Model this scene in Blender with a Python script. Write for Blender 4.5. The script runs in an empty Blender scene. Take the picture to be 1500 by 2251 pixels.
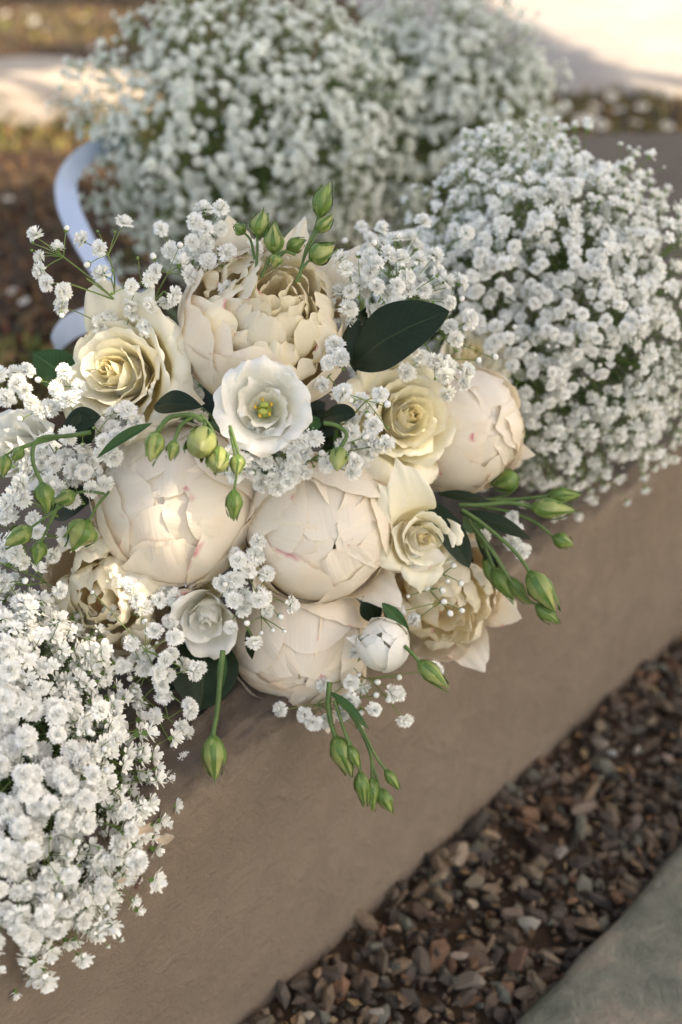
import bpy, math, random
import numpy as np
from mathutils import Vector, Matrix, noise
rnd = random.Random(7)
C = bpy.context.scene.collection
sc = bpy.context.scene
rad = math.radians

# ------------------------------------------------------------------ camera, sky, sun, exposure
FPX, CAMZ, PITCH = 2812.0, 0.852, rad(30)
CAM = Vector((0, 0, CAMZ))
RX = Vector((1, 0, 0)); UP = Vector((0, math.sin(PITCH), math.cos(PITCH))); FW = Vector((0, math.cos(PITCH), -math.sin(PITCH)))
cd = bpy.data.cameras.new('camera'); cam = bpy.data.objects.new('camera', cd); C.objects.link(cam)
cam.location = CAM; cam.rotation_euler = (rad(90) - PITCH, 0, 0)
cd.sensor_fit = 'HORIZONTAL'; cd.sensor_width = 24.0; cd.lens = 24.0 * FPX / 1500.0
cd.clip_start = 0.02; cd.clip_end = 400
cd.dof.use_dof = True; cd.dof.focus_distance = 0.835; cd.dof.aperture_fstop = 3.7
sc.camera = cam
w = bpy.data.worlds.new('World'); sc.world = w; w.use_nodes = True
SUN_EL, SUN_AZ = rad(54), rad(105)          # azimuth measured from +Y towards +X
sky = w.node_tree.nodes.new('ShaderNodeTexSky'); sky.sky_type = 'NISHITA'; sky.sun_disc = False
sky.sun_elevation = SUN_EL; sky.sun_rotation = SUN_AZ; sky.dust_density = 2.5; sky.ozone_density = 0.6
bg = w.node_tree.nodes['Background']; bg.inputs['Strength'].default_value = 0.13
w.node_tree.links.new(sky.outputs[0], bg.inputs[0])
SUNV = Vector((math.sin(SUN_AZ) * math.cos(SUN_EL), math.cos(SUN_AZ) * math.cos(SUN_EL), math.sin(SUN_EL)))
sl = bpy.data.lights.new('sun', 'SUN'); sl.energy = 3.0; sl.angle = rad(0.53); sl.color = (1.0, 0.96, 0.90)
so = bpy.data.objects.new('sun', sl); C.objects.link(so); so.rotation_euler = SUNV.to_track_quat('Z', 'Y').to_euler()
sc.view_settings.view_transform = 'Standard'; sc.view_settings.look = 'None'; sc.view_settings.gamma = 1
sc.view_settings.exposure = 1.62
sc.view_settings.use_white_balance = True
sc.view_settings.white_balance_temperature = 8800
sc.view_settings.white_balance_tint = 12
sc.cycles.use_denoising = True
sc.cycles.max_bounces = 10; sc.cycles.diffuse_bounces = 6; sc.cycles.transmission_bounces = 6

def W(px, py, d):
    return CAM + d * ((px - 750) / FPX * RX + (1125.5 - py) / FPX * UP + FW)
def onplane(px, py, z):
    r = (px - 750) / FPX * RX + (1125.5 - py) / FPX * UP + FW
    return CAM + r * ((z - CAMZ) / r.z)
def camdir(x, y, z):                       # right, up, towards the camera
    return (RX * x + UP * y - FW * z).normalized()

# ------------------------------------------------------------------ materials
def newmat(name):
    m = bpy.data.materials.new(name); m.use_nodes = True
    nt = m.node_tree; b = nt.nodes['Principled BSDF']
    return m, nt, b
def N(nt, t, **kw):
    n = nt.nodes.new(t)
    for k, v in kw.items():
        if k in n.inputs.keys(): n.inputs[k].default_value = v
        else: setattr(n, k, v)
    return n
def ramp(nt, fac, stops):
    r = nt.nodes.new('ShaderNodeValToRGB'); el = r.color_ramp.elements
    while len(el) > len(stops): el.remove(el[-1])
    while len(el) < len(stops): el.new(0.5)
    for e, (p, c) in zip(el, stops): e.position = p; e.color = (*c, 1)
    nt.links.new(fac, r.inputs[0]); return r
def math_(nt, op, a, b=None, c=None):
    n = nt.nodes.new('ShaderNodeMath'); n.operation = op
    for i, x in enumerate((a, b, c)):
        if x is None: continue
        if isinstance(x, (int, float)): n.inputs[i].default_value = x
        else: nt.links.new(x, n.inputs[i])
    return n.outputs[0]
def mixc(nt, fac, a, b):
    n = nt.nodes.new('ShaderNodeMix'); n.data_type = 'RGBA'
    for s, x in ((n.inputs[0], fac), (n.inputs[6], a), (n.inputs[7], b)):
        if isinstance(x, (int, float)): s.default_value = x
        elif isinstance(x, tuple): s.default_value = (*x, 1)
        else: nt.links.new(x, s)
    return n.outputs[2]
def bump(nt, b, h, strength, dist=0.001):
    n = nt.nodes.new('ShaderNodeBump'); n.inputs['Strength'].default_value = strength; n.inputs['Distance'].default_value = dist
    nt.links.new(h, n.inputs['Height']); nt.links.new(n.outputs[0], b.inputs['Normal']); return n

def petal_mat(name, tip, base, trans=0.28, rough=0.48, streak=None, blush=None, mid=0.45):
    m, nt, b = newmat(name)
    uv = N(nt, 'ShaderNodeUVMap'); sep = N(nt, 'ShaderNodeSeparateXYZ'); nt.links.new(uv.outputs[0], sep.inputs[0])
    u, v = sep.outputs[0], sep.outputs[1]
    r = ramp(nt, v, [(0.0, base), (mid, tuple(0.35 * a + 0.65 * c for a, c in zip(base, tip))), (0.9, tip)])
    tc = N(nt, 'ShaderNodeTexCoord')
    n1 = N(nt, 'ShaderNodeTexNoise', Scale=45.0, Detail=3.0); nt.links.new(tc.outputs['Object'], n1.inputs['Vector'])
    col = r.outputs[0]
    if blush:
        bf = ramp(nt, n1.outputs[0], [(0.45, (0, 0, 0)), (0.72, (1, 1, 1))]).outputs[0]
        col = mixc(nt, math_(nt, 'MULTIPLY', bf, 0.5), col, blush)
    oi = N(nt, 'ShaderNodeObjectInfo')
    k = math_(nt, 'ADD', math_(nt, 'MULTIPLY', oi.outputs['Random'], 0.10), 0.91)
    hs = N(nt, 'ShaderNodeHueSaturation'); nt.links.new(k, hs.inputs['Value']); nt.links.new(col, hs.inputs['Color'])
    nt.links.new(math_(nt, 'ADD', math_(nt, 'MULTIPLY', oi.outputs['Random'], 0.35), 0.8), hs.inputs['Saturation'])
    col = hs.outputs[0]
    # fine veins along the petal
    cmb = N(nt, 'ShaderNodeCombineXYZ')
    nt.links.new(math_(nt, 'MULTIPLY', u, 42.0), cmb.inputs[0]); nt.links.new(math_(nt, 'MULTIPLY', v, 3.0), cmb.inputs[1])
    nt.links.new(math_(nt, 'MULTIPLY', oi.outputs['Random'], 20.0), cmb.inputs[2])
    vn = N(nt, 'ShaderNodeTexNoise', Scale=1.0, Detail=2.0); nt.links.new(cmb.outputs[0], vn.inputs['Vector'])
    col = mixc(nt, math_(nt, 'MULTIPLY', math_(nt, 'SUBTRACT', vn.outputs[0], 0.35), 0.22), col, tuple(c * 0.86 for c in base))
    if streak:
        eu = math_(nt, 'ABSOLUTE', math_(nt, 'SUBTRACT', math_(nt, 'MULTIPLY', u, 2.0), 1.0))
        e = math_(nt, 'MAXIMUM', v, eu)
        n2 = N(nt, 'ShaderNodeTexNoise', Scale=60.0, Detail=1.0); nt.links.new(tc.outputs['Object'], n2.inputs['Vector'])
        edge = ramp(nt, e, [(0.955, (0, 0, 0)), (0.995, (1, 1, 1))]).outputs[0]
        pick = ramp(nt, math_(nt, 'ADD', n2.outputs[0], math_(nt, 'MULTIPLY', oi.outputs['Random'], 0.1)), [(0.68, (0, 0, 0)), (0.76, (1, 1, 1))]).outputs[0]
        col = mixc(nt, math_(nt, 'MULTIPLY', math_(nt, 'MULTIPLY', edge, pick), 0.8), col, streak)
    nt.links.new(col, b.inputs['Base Color']); b.inputs['Roughness'].default_value = rough
    b.inputs['Specular IOR Level'].default_value = 0.35
    b.inputs['Sheen Weight'].default_value = 0.0
    hsum = math_(nt, 'ADD', vn.outputs[0], math_(nt, 'MULTIPLY', n1.outputs[0], 1.5))
    bn = bump(nt, b, hsum, 0.28, 0.0012)
    tr = N(nt, 'ShaderNodeBsdfTranslucent'); nt.links.new(mixc(nt, 0.35, col, base), tr.inputs[0])
    mx = N(nt, 'ShaderNodeMixShader'); mx.inputs[0].default_value = trans
    nt.links.new(b.outputs[0], mx.inputs[1]); nt.links.new(tr.outputs[0], mx.inputs[2])
    nt.links.new(mx.outputs[0], nt.nodes['Material Output'].inputs[0])
    return m
PINK = (0.62, 0.06, 0.16)
M = {}
M['peony'] = petal_mat('peony petal', (0.97, 0.915, 0.81), (0.97, 0.83, 0.58), trans=0.26, rough=0.4, streak=PINK, blush=(0.97, 0.84, 0.72))
M['peony_warm'] = petal_mat('peony petal warm', (0.97, 0.89, 0.77), (0.97, 0.82, 0.55), trans=0.2, rough=0.45, streak=PINK, blush=(0.95, 0.79, 0.65))
M['rose'] = petal_mat('rose petal', (0.97, 0.94, 0.82), (0.96, 0.86, 0.54), trans=0.26, mid=0.5)
M['rose_green'] = petal_mat('rose petal pale', (0.97, 0.94, 0.79), (0.96, 0.86, 0.52), trans=0.22, mid=0.5)
M['inner'] = petal_mat('peony inner petal', (0.98, 0.93, 0.78), (0.97, 0.84, 0.50), trans=0.32, rough=0.45, streak=PINK)
M['rose_inner'] = petal_mat('rose inner petal', (0.97, 0.91, 0.69), (0.96, 0.80, 0.40), trans=0.28)
M['heart'] = petal_mat('peony heart', (0.92, 0.66, 0.38), (0.90, 0.56, 0.26), trans=0.1)
M['lisianthus'] = petal_mat('lisianthus petal', (0.97, 0.96, 0.915), (0.93, 0.91, 0.72), trans=0.22, mid=0.28)
def simple(name, c1, c2=None, scale=60, rough=0.5, trans=0.0, bmp=0.0, spec=0.5, rnd_amt=0.0):
    m, nt, b = newmat(name)
    tc = N(nt, 'ShaderNodeTexCoord'); n1 = N(nt, 'ShaderNodeTexNoise', Scale=float(scale), Detail=4.0)
    nt.links.new(tc.outputs['Object'], n1.inputs['Vector'])
    col = mixc(nt, ramp(nt, n1.outputs[0], [(0.35, (0, 0, 0)), (0.65, (1, 1, 1))]).outputs[0], c1, c2 or c1)
    if rnd_amt:
        oi = N(nt, 'ShaderNodeObjectInfo'); hs = N(nt, 'ShaderNodeHueSaturation')
        nt.links.new(math_(nt, 'ADD', math_(nt, 'MULTIPLY', oi.outputs['Random'], rnd_amt), 1 - rnd_amt / 2), hs.inputs['Value'])
        nt.links.new(col, hs.inputs['Color']); col = hs.outputs[0]
    nt.links.new(col, b.inputs['Base Color']); b.inputs['Roughness'].default_value = rough; b.inputs['Specular IOR Level'].default_value = spec
    if bmp: bump(nt, b, n1.outputs[0], bmp)
    if trans:
        tr = N(nt, 'ShaderNodeBsdfTranslucent'); nt.links.new(col, tr.inputs[0])
        mx = N(nt, 'ShaderNodeMixShader'); mx.inputs[0].default_value = trans
        nt.links.new(b.outputs[0], mx.inputs[1]); nt.links.new(tr.outputs[0], mx.inputs[2])
        nt.links.new(mx.outputs[0], nt.nodes['Material Output'].inputs[0])
    return m
def attr_mat(name, rough=0.7, bmp=0.3, scale=120, trans=0.0):
    m, nt, b = newmat(name)
    a = N(nt, 'ShaderNodeVertexColor'); a.layer_name = 'pigment'
    tc = N(nt, 'ShaderNodeTexCoord'); n1 = N(nt, 'ShaderNodeTexNoise', Scale=float(scale), Detail=4.0)
    nt.links.new(tc.outputs['Object'], n1.inputs['Vector'])
    hs = N(nt, 'ShaderNodeHueSaturation'); nt.links.new(a.outputs[0], hs.inputs['Color'])
    nt.links.new(math_(nt, 'ADD', math_(nt, 'MULTIPLY', n1.outputs[0], 0.9), 0.55), hs.inputs['Value'])
    nt.links.new(hs.outputs[0], b.inputs['Base Color']); b.inputs['Roughness'].default_value = rough
    bump(nt, b, n1.outputs[0], bmp)
    if trans:
        tr = N(nt, 'ShaderNodeBsdfTranslucent'); nt.links.new(hs.outputs[0], tr.inputs[0])
        mx = N(nt, 'ShaderNodeMixShader'); mx.inputs[0].default_value = trans
        nt.links.new(b.outputs[0], mx.inputs[1]); nt.links.new(tr.outputs[0], mx.inputs[2])
        nt.links.new(mx.outputs[0], nt.nodes['Material Output'].inputs[0])
    return m
M['stem'] = simple('flower stem', (0.055, 0.115, 0.025), (0.10, 0.18, 0.045), 90, 0.45)
M['gyp_stem'] = simple('gypsophila stem', (0.12, 0.20, 0.045), (0.20, 0.28, 0.09), 90, 0.5)
M['gyp_foliage'] = simple('gypsophila foliage', (0.022, 0.05, 0.012), (0.06, 0.11, 0.03), 60, 0.5)
M['calyx'] = simple('calyx', (0.11, 0.21, 0.04), (0.17, 0.28, 0.07), 300, 0.5)
M['floret'] = simple('gypsophila petal', (0.95, 0.95, 0.92), (0.91, 0.92, 0.89), 200, 0.6, trans=0.15, rnd_amt=0.05)
M['sepal'] = simple('sepal', (0.07, 0.15, 0.03), (0.12, 0.22, 0.045), 120, 0.42)
M['leaf'] = None
def bud_material(name, lo, hi):
    m, nt, b = newmat(name)
    uv = N(nt, 'ShaderNodeUVMap'); sep = N(nt, 'ShaderNodeSeparateXYZ'); nt.links.new(uv.outputs[0], sep.inputs[0])
    wv = math_(nt, 'MULTIPLY', math_(nt, 'ADD', math_(nt, 'SINE', math_(nt, 'MULTIPLY', math_(nt, 'ADD', sep.outputs[0], math_(nt, 'MULTIPLY', sep.outputs[1], 0.22)), 6.2832 * 5)), 1.0), 0.5)
    c = ramp(nt, sep.outputs[1], [(0.0, lo), (0.35, tuple(0.5 * (a + b_) for a, b_ in zip(lo, hi))), (0.75, hi), (1.0, tuple(0.6 * h for h in hi))])
    col = mixc(nt, math_(nt, 'MULTIPLY', math_(nt, 'POWER', wv, 3.0), 0.45), c.outputs[0], (0.42, 0.47, 0.20))
    nt.links.new(col, b.inputs['Base Color']); b.inputs['Roughness'].default_value = 0.42
    tr = N(nt, 'ShaderNodeBsdfTranslucent'); nt.links.new(col, tr.inputs[0])
    mx = N(nt, 'ShaderNodeMixShader'); mx.inputs[0].default_value = 0.2
    nt.links.new(b.outputs[0], mx.inputs[1]); nt.links.new(tr.outputs[0], mx.inputs[2]); nt.links.new(mx.outputs[0], nt.nodes['Material Output'].inputs[0])
    return m
M['bud'] = bud_material('lisianthus bud', (0.13, 0.23, 0.05), (0.42, 0.47, 0.17))
M['bud_dark'] = bud_material('lisianthus bud green', (0.07, 0.16, 0.03), (0.24, 0.36, 0.09))
def leaf_material(name, c, rib, rough):
    m, nt, b = newmat(name)
    uv = N(nt, 'ShaderNodeUVMap'); sep = N(nt, 'ShaderNodeSeparateXYZ'); nt.links.new(uv.outputs[0], sep.inputs[0])
    au = math_(nt, 'ABSOLUTE', math_(nt, 'SUBTRACT', math_(nt, 'MULTIPLY', sep.outputs[0], 2.0), 1.0))
    ribf = math_(nt, 'LESS_THAN', au, 0.035)
    veins = math_(nt, 'SINE', math_(nt, 'MULTIPLY', au, 75.0))
    tc = N(nt, 'ShaderNodeTexCoord'); n1 = N(nt, 'ShaderNodeTexNoise', Scale=70.0, Detail=3.0); nt.links.new(tc.outputs['Object'], n1.inputs['Vector'])
    col = mixc(nt, n1.outputs[0], tuple(x * 0.7 for x in c), tuple(x * 1.35 for x in c))
    col = mixc(nt, math_(nt, 'MULTIPLY', ribf, 0.8), col, rib)
    col = mixc(nt, math_(nt, 'MULTIPLY', math_(nt, 'POWER', math_(nt, 'ABSOLUTE', math_(nt, 'SINE', math_(nt, 'ADD', math_(nt, 'MULTIPLY', au, -9.0), math_(nt, 'MULTIPLY', sep.outputs[1], 44.0)))), 14.0), 0.13), col, rib)
    nt.links.new(col, b.inputs['Base Color']); b.inputs['Roughness'].default_value = rough; b.inputs['Specular IOR Level'].default_value = 0.22
    bump(nt, b, math_(nt, 'ADD', math_(nt, 'MULTIPLY', veins, 0.15), n1.outputs[0]), 0.25, 0.0006)
    return m
M['leaf'] = leaf_material('dark glossy leaf', (0.009, 0.021, 0.008), (0.03, 0.05, 0.02), 0.45)
M['leaf_green'] = leaf_material('green leaf', (0.030, 0.085, 0.025), (0.10, 0.18, 0.06), 0.45)
M['yellow'] = simple('stamen', (0.75, 0.42, 0.05), (0.8, 0.55, 0.08), 300, 0.6)
M['stigma'] = simple('stigma', (0.32, 0.40, 0.08), (0.42, 0.48, 0.12), 300, 0.5)

# ------------------------------------------------------------------ mesh helpers
class MB:
    def __init__(s): s.v = []; s.f = []; s.m = []; s.uv = []; s.col = []
    def add(s, vs, fs, mat=0, uvs=None, col=None):
        o = len(s.v); s.v.extend(tuple(v) for v in vs)
        for f in fs: s.f.append(tuple(i + o for i in f)); s.m.append(mat)
        s.uv.extend(uvs if uvs is not None else [(0.5, 0.5)] * len(vs))
        s.col.extend([col or (0.5, 0.5, 0.5)] * len(vs))
    def grid(s, P, mat=0, uvs=None, closed=False, col=None):
        nv = len(P); nu = len(P[0]); vs = [p for row in P for p in row]; fs = []
        for j in range(nv - 1):
            for i in range(nu if closed else nu - 1):
                a = j * nu + i; b = j * nu + (i + 1) % nu
                fs.append((a, b, b + nu, a + nu))
        if uvs is None: uvs = [(i / max(1, nu - 1), j / max(1, nv - 1)) for j in range(nv) for i in range(nu)]
        s.add(vs, fs, mat, uvs, col)
    def tube(s, pts, r0, r1=None, n=6, mat=0, sub=0, col=None):
        pts = [Vector(p) for p in pts]
        if sub: pts = catmull(pts, sub)
        r1 = r0 if r1 is None else r1
        rows = []; side = None; L = len(pts)
        for i, p in enumerate(pts):
            d = (pts[min(i + 1, L - 1)] - pts[max(i - 1, 0)])
            if d.length < 1e-9: d = Vector((0, 0, 1))
            d.normalize()
            if side is None: side = d.orthogonal().normalized()
            else:
                side = side - d * side.dot(d)
                side = side.normalized() if side.length > 1e-6 else d.orthogonal().normalized()
            o = d.cross(side); r = r0 + (r1 - r0) * i / max(1, L - 1)
            rows.append([p + (side * math.cos(a) + o * math.sin(a)) * r for a in [2 * math.pi * k / n for k in range(n)]])
        s.grid(rows, mat, closed=True, col=col)
    def mesh(s, name, mats, smooth=True, colors=False):
        me = bpy.data.meshes.new(name); me.from_pydata(s.v, [], s.f); me.validate() if False else None
        for m in mats: me.materials.append(m)
        me.polygons.foreach_set('material_index', s.m)
        me.polygons.foreach_set('use_smooth', [smooth] * len(s.f))
        li = np.empty(len(me.loops), np.int32); me.loops.foreach_get('vertex_index', li)
        uvl = me.uv_layers.new(name='UVMap'); uvl.data.foreach_set('uv', np.array(s.uv, np.float32)[li].ravel())
        if colors:
            ca = me.color_attributes.new('pigment', 'FLOAT_COLOR', 'POINT')
            c = np.ones((len(s.v), 4), np.float32); c[:, :3] = np.array(s.col); ca.data.foreach_set('color', c.ravel())
        me.update(); return me
def catmull(pts, sub):
    out = []; n = len(pts)
    for i in range(n - 1):
        p0, p1, p2, p3 = pts[max(i - 1, 0)], pts[i], pts[i + 1], pts[min(i + 2, n - 1)]
        for k in range(sub):
            t = k / sub
            out.append(0.5 * ((2 * p1) + (p2 - p0) * t + (2 * p0 - 5 * p1 + 4 * p2 - p3) * t * t + (3 * p1 - p0 - 3 * p2 + p3) * t ** 3))
    out.append(pts[-1]); return out
def obj(name, me, parent=None, mat=None, **props):
    o = bpy.data.objects.new(name, me); C.objects.link(o)
    if mat is not None: o.matrix_world = mat
    if parent is not None: o.parent = parent
    for k, v in props.items(): o[k] = v
    return o
def thing(name, label, cat, loc, group=None):
    o = obj(name, None, mat=Matrix.Translation(loc), label=label, category=cat)
    if group: o['group'] = group
    return o
def child(name, me, parent, world, **props):          # world matrix given; parents here are pure translations or known matrices
    o = bpy.data.objects.new(name, me); C.objects.link(o); o.parent = parent
    o.matrix_local = parent['_mw_inv'] @ world if False else (MW[parent.name].inverted() @ world)
    MW[o.name] = world
    for k, v in props.items(): o[k] = v
    return o
MW = {}
def reg(o, mw): MW[o.name] = mw.copy(); return o
def frame(axis, roll=0.0):
    z = axis.normalized(); x = (RX - z * RX.dot(z)).normalized(); y = z.cross(x)
    m = Matrix((x, y, z)).transposed().to_4x4()
    return m @ Matrix.Rotation(roll, 4, 'Z')

# ------------------------------------------------------------------ petals
def petal(prof, hw, rc0, rc1, az, tr=0.25, tp=2.4, shear=0.0, roll=0.0, side=0.0, ruf=0.0, rf=3.0, seed=0.0, notch=0.0, wbase=0.25, wmax=0.62, point=0.0, nu=21, nv=21, narrow=0.78, dent=0.0):
    """prof: (r,z) control points of the centre line from base to tip; rc: sideways cupping radius at base and tip"""
    pts = catmull([Vector((a, 0, b)) for a, b in prof], 8); L = [0]
    for i in range(1, len(pts)): L.append(L[-1] + (pts[i] - pts[i - 1]).length)
    T = L[-1]
    def at(s):
        s = max(0, min(1, s)) * T
        for i in range(1, len(L)):
            if L[i] >= s: break
        t = (s - L[i - 1]) / max(1e-9, L[i] - L[i - 1]); p = pts[i - 1].lerp(pts[i], t); d = (pts[i] - pts[i - 1]).normalized()
        return p, d
    ca, sa = math.cos(az), math.sin(az); rows = []
    for j in range(nv):
        v = j / (nv - 1); row = []
        for i in range(nu):
            u = -1 + 2 * i / (nu - 1)
            jag = 1 - min(0.07, 0.3 * ruf / max(hw, 1e-6)) * (0.5 + noise.noise(Vector((u * 2.2, seed, 1.3)))) - 0.012 * noise.noise(Vector((u * 6, seed, 5.3)))
            vv = v * (1 - tr * abs(u) ** tp - notch * math.exp(-(u / 0.12) ** 2) + point * max(0, 1 - abs(u) / 0.25)) * jag
            p, d = at(min(vv, 1.0))
            if vv > 1: p = p + d * (vv - 1) * T
            if v < wmax: wv = wbase + (1 - wbase) * math.sin(v / wmax * math.pi / 2)
            else: wv = narrow + (1 - narrow) * math.cos((v - wmax) / (1 - wmax) * math.pi / 2)
            s = u * hw * wv
            rc = rc0 + (rc1 - rc0) * v
            X = rc * math.sin(s / rc); D = rc * (1 - math.cos(s / rc))
            n_in = Vector((-d.z, 0, d.x))                      # towards the axis
            edge = max(0, (v - 0.55) / 0.45); ed2 = max(0, (abs(u) - 0.5) / 0.5)
            D += shear * u - roll * edge ** 2.2 * (0.6 + 0.4 * abs(u)) - side * ed2 ** 2 * edge
            nz = noise.noise(Vector((u * rf * 0.8, v * rf * 0.55 + seed * 3.1, seed)))
            nz2 = noise.noise(Vector((u * rf * 2.2, v * rf * 1.3, seed * 1.7 + 9)))
            wgt = max(edge, ed2 * min(1, v * 2))
            D += ruf * (nz * (0.35 + 1.2 * wgt) + nz2 * 0.55 * wgt)
            D += dent * noise.noise(Vector((u * 1.1 + seed, v * 1.2, seed * 2.3)))
            q = p + n_in * D
            x, y, z = q.x, X * (1 + 0.0), q.z
            row.append((x * ca - y * sa, x * sa + y * ca, z))
        rows.append(row)
    return rows
def petal_obj(parent, mw, name, rows, mat, **props):
    mb = MB(); mb.grid(rows); me = mb.mesh(name, [mat])
    return child(name, me, parent, mw, **props)
def sph(R, a0, a1, sq=1.0, n=7, off=0.0, zo=0.0):
    return [((R + off * i / (n - 1)) * math.sin(rad(a0 + (a1 - a0) * i / (n - 1))), -R * sq * math.cos(rad(a0 + (a1 - a0) * i / (n - 1))) + zo) for i in range(n)]
def core(name, parent, mw, R, mats, zc=-0.25, label=None, **props):
    """receptacle with green underside: body of the bloom that carries the petals"""
    mb = MB(); rows = []
    for j in range(11):
        a = math.pi * j / 10; r = R * math.sin(a) * (1 + 0.05 * math.sin(3 * a)); z = -R * math.cos(a) + zc * R
        rows.append([(r * math.cos(b), r * math.sin(b), z) for b in [2 * math.pi * k / 16 for k in range(16)]])
    mb.grid(rows, 0, closed=True)
    mb.tube([(0, 0, -1.0 * R + zc * R), (0, 0, -1.5 * R + zc * R)], R * 0.16, R * 0.1, 7, 1)
    me = mb.mesh(name, mats)
    for k, p in enumerate(me.polygons):
        if p.material_index == 0 and p.center.z < -0.75 * R + zc * R: p.material_index = 1
    o = child(name, me, parent, mw, **props)
    if label: o['label'] = label
    return o

def peony(parent, px, py, d, axis, rpx, mat='peony', style='ball', seed=1, open_=0.0, roll=0.0, label=None, guards=None, fluff=14, sq=0.92, lay=None, name='peony'):
    r = random.Random(seed); R = rpx * d / FPX
    mw = Matrix.Translation(W(px, py, d + R * 0.75)) @ frame(camdir(*axis), roll)
    c = core(name, parent, mw, R * (0.64 if style == 'ball' else .5), [M['heart'] if name == 'peony' else M[mat], M['sepal']], label=label)
    m = M[mat]; J = lambda a: r.uniform(-a, a)
    if style == 'ball':
        layers = lay or [(5, 1.05, 120, 1.06, 0.04), (5, 1.02, 146, 1.02, 0.04), (4, 0.985, 164, 0.96, 0.04), (4, 0.955, 178, 0.86, 0.045), (4, 0.92, 188, 0.72, 0.05)]
    else:
        layers = [(5, 1.05, 106, 1.0, 0.07), (5, 1.0, 124, 0.95, 0.07)]
    for li, (n, k, at_, hw, rf) in enumerate(layers):
        a0 = r.uniform(0, 6.28)
        for i in range(n):
            az = a0 + 2 * math.pi * i / n + J(0.25)
            ta = at_ - open_ * (10 + 4 * li) + J(7)
            Rk = R * (k + J(0.018))
            rows = petal(sph(Rk, 14, ta, sq), R * hw * (1 + J(0.12)), Rk * 1.02, Rk * 1.0, az, tr=0.22 + J(0.05), tp=2.2, shear=R * 0.016, roll=R * (0.015 + 0.04 * r.random() + (0.03 if li < 1 else 0)), side=R * 0.022,
                         ruf=R * (rf + 0.03 * r.random()), rf=2.6, seed=seed * 7 + li * 3.3 + i, notch=0.05 * r.random(), point=0.03 * r.random(), dent=R * 0.055)
            petal_obj(c, mw, 'petal', rows, m)
    for i in range(fluff):
        t = (i + 0.5) / fluff; az = i * 2.4 + J(0.3); 
        if style == 'ball':
            rr = R * (0.03 + 0.40 * t); h = R * (0.99 - 0.10 * t) * sq + J(0.03) * R
            prof = [(rr * 0.3, -0.3 * R), (rr * 1.25, 0.0), (rr * 1.3, h * 0.6), (rr * (0.75 + J(0.3)), h)]
            hw = R * 0.26
        else:
            rr = R * (0.04 + 0.76 * t ** 0.7); h = R * (1.0 - 0.42 * t * t + J(0.07))
            prof = [(rr * 0.4, -0.3 * R), (rr * 0.95 + .03 * R, 0.05 * R), (rr * 1.16 + .04 * R, h * 0.62), (rr * (0.78 + J(0.22)) + J(0.04) * R, h)]
            hw = R * (0.32 + 0.24 * r.random())
        rows = petal(prof, hw, R * 0.5, R * 0.35, az, tr=0.16, tp=2.0, shear=R * 0.03, roll=R * J(0.08), ruf=R * 0.075, rf=3.2, seed=seed * 3 + i * 1.9, notch=0.12 * r.random(), nu=17, nv=17)
        petal_obj(c, mw, 'petal', rows, M['inner'] if name == 'peony' else m)
    for g in (guards or []):                              # loose outer petals: az deg, tip angle, reach, halfwidth, outward bend
        az, ta, reach, hw, outb = g
        prof = sph(R * 1.08, 20, ta, sq, 6)
        e = Vector((prof[-1][0] - prof[-2][0], 0, prof[-1][1] - prof[-2][1])).normalized()
        p = Vector((prof[-1][0], 0, prof[-1][1])); o_ = Vector((e.z, 0, -e.x)) * -1
        o_ = Vector((e.z, 0, -e.x))
        q = p + e * R * reach * 0.5 + o_ * R * outb * 0.25; prof.append((q.x, q.z)); q = p + e * R * reach + o_ * R * outb; prof.append((q.x, q.z))
        rows = petal(prof, R * hw, R * 1.1, R * 0.8, rad(az), tr=0.22, tp=1.9, ruf=R * 0.07, rf=2.4, seed=seed + az, roll=R * 0.04, point=0.05)
        petal_obj(c, mw, 'petal', rows, m)
    return c

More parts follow.
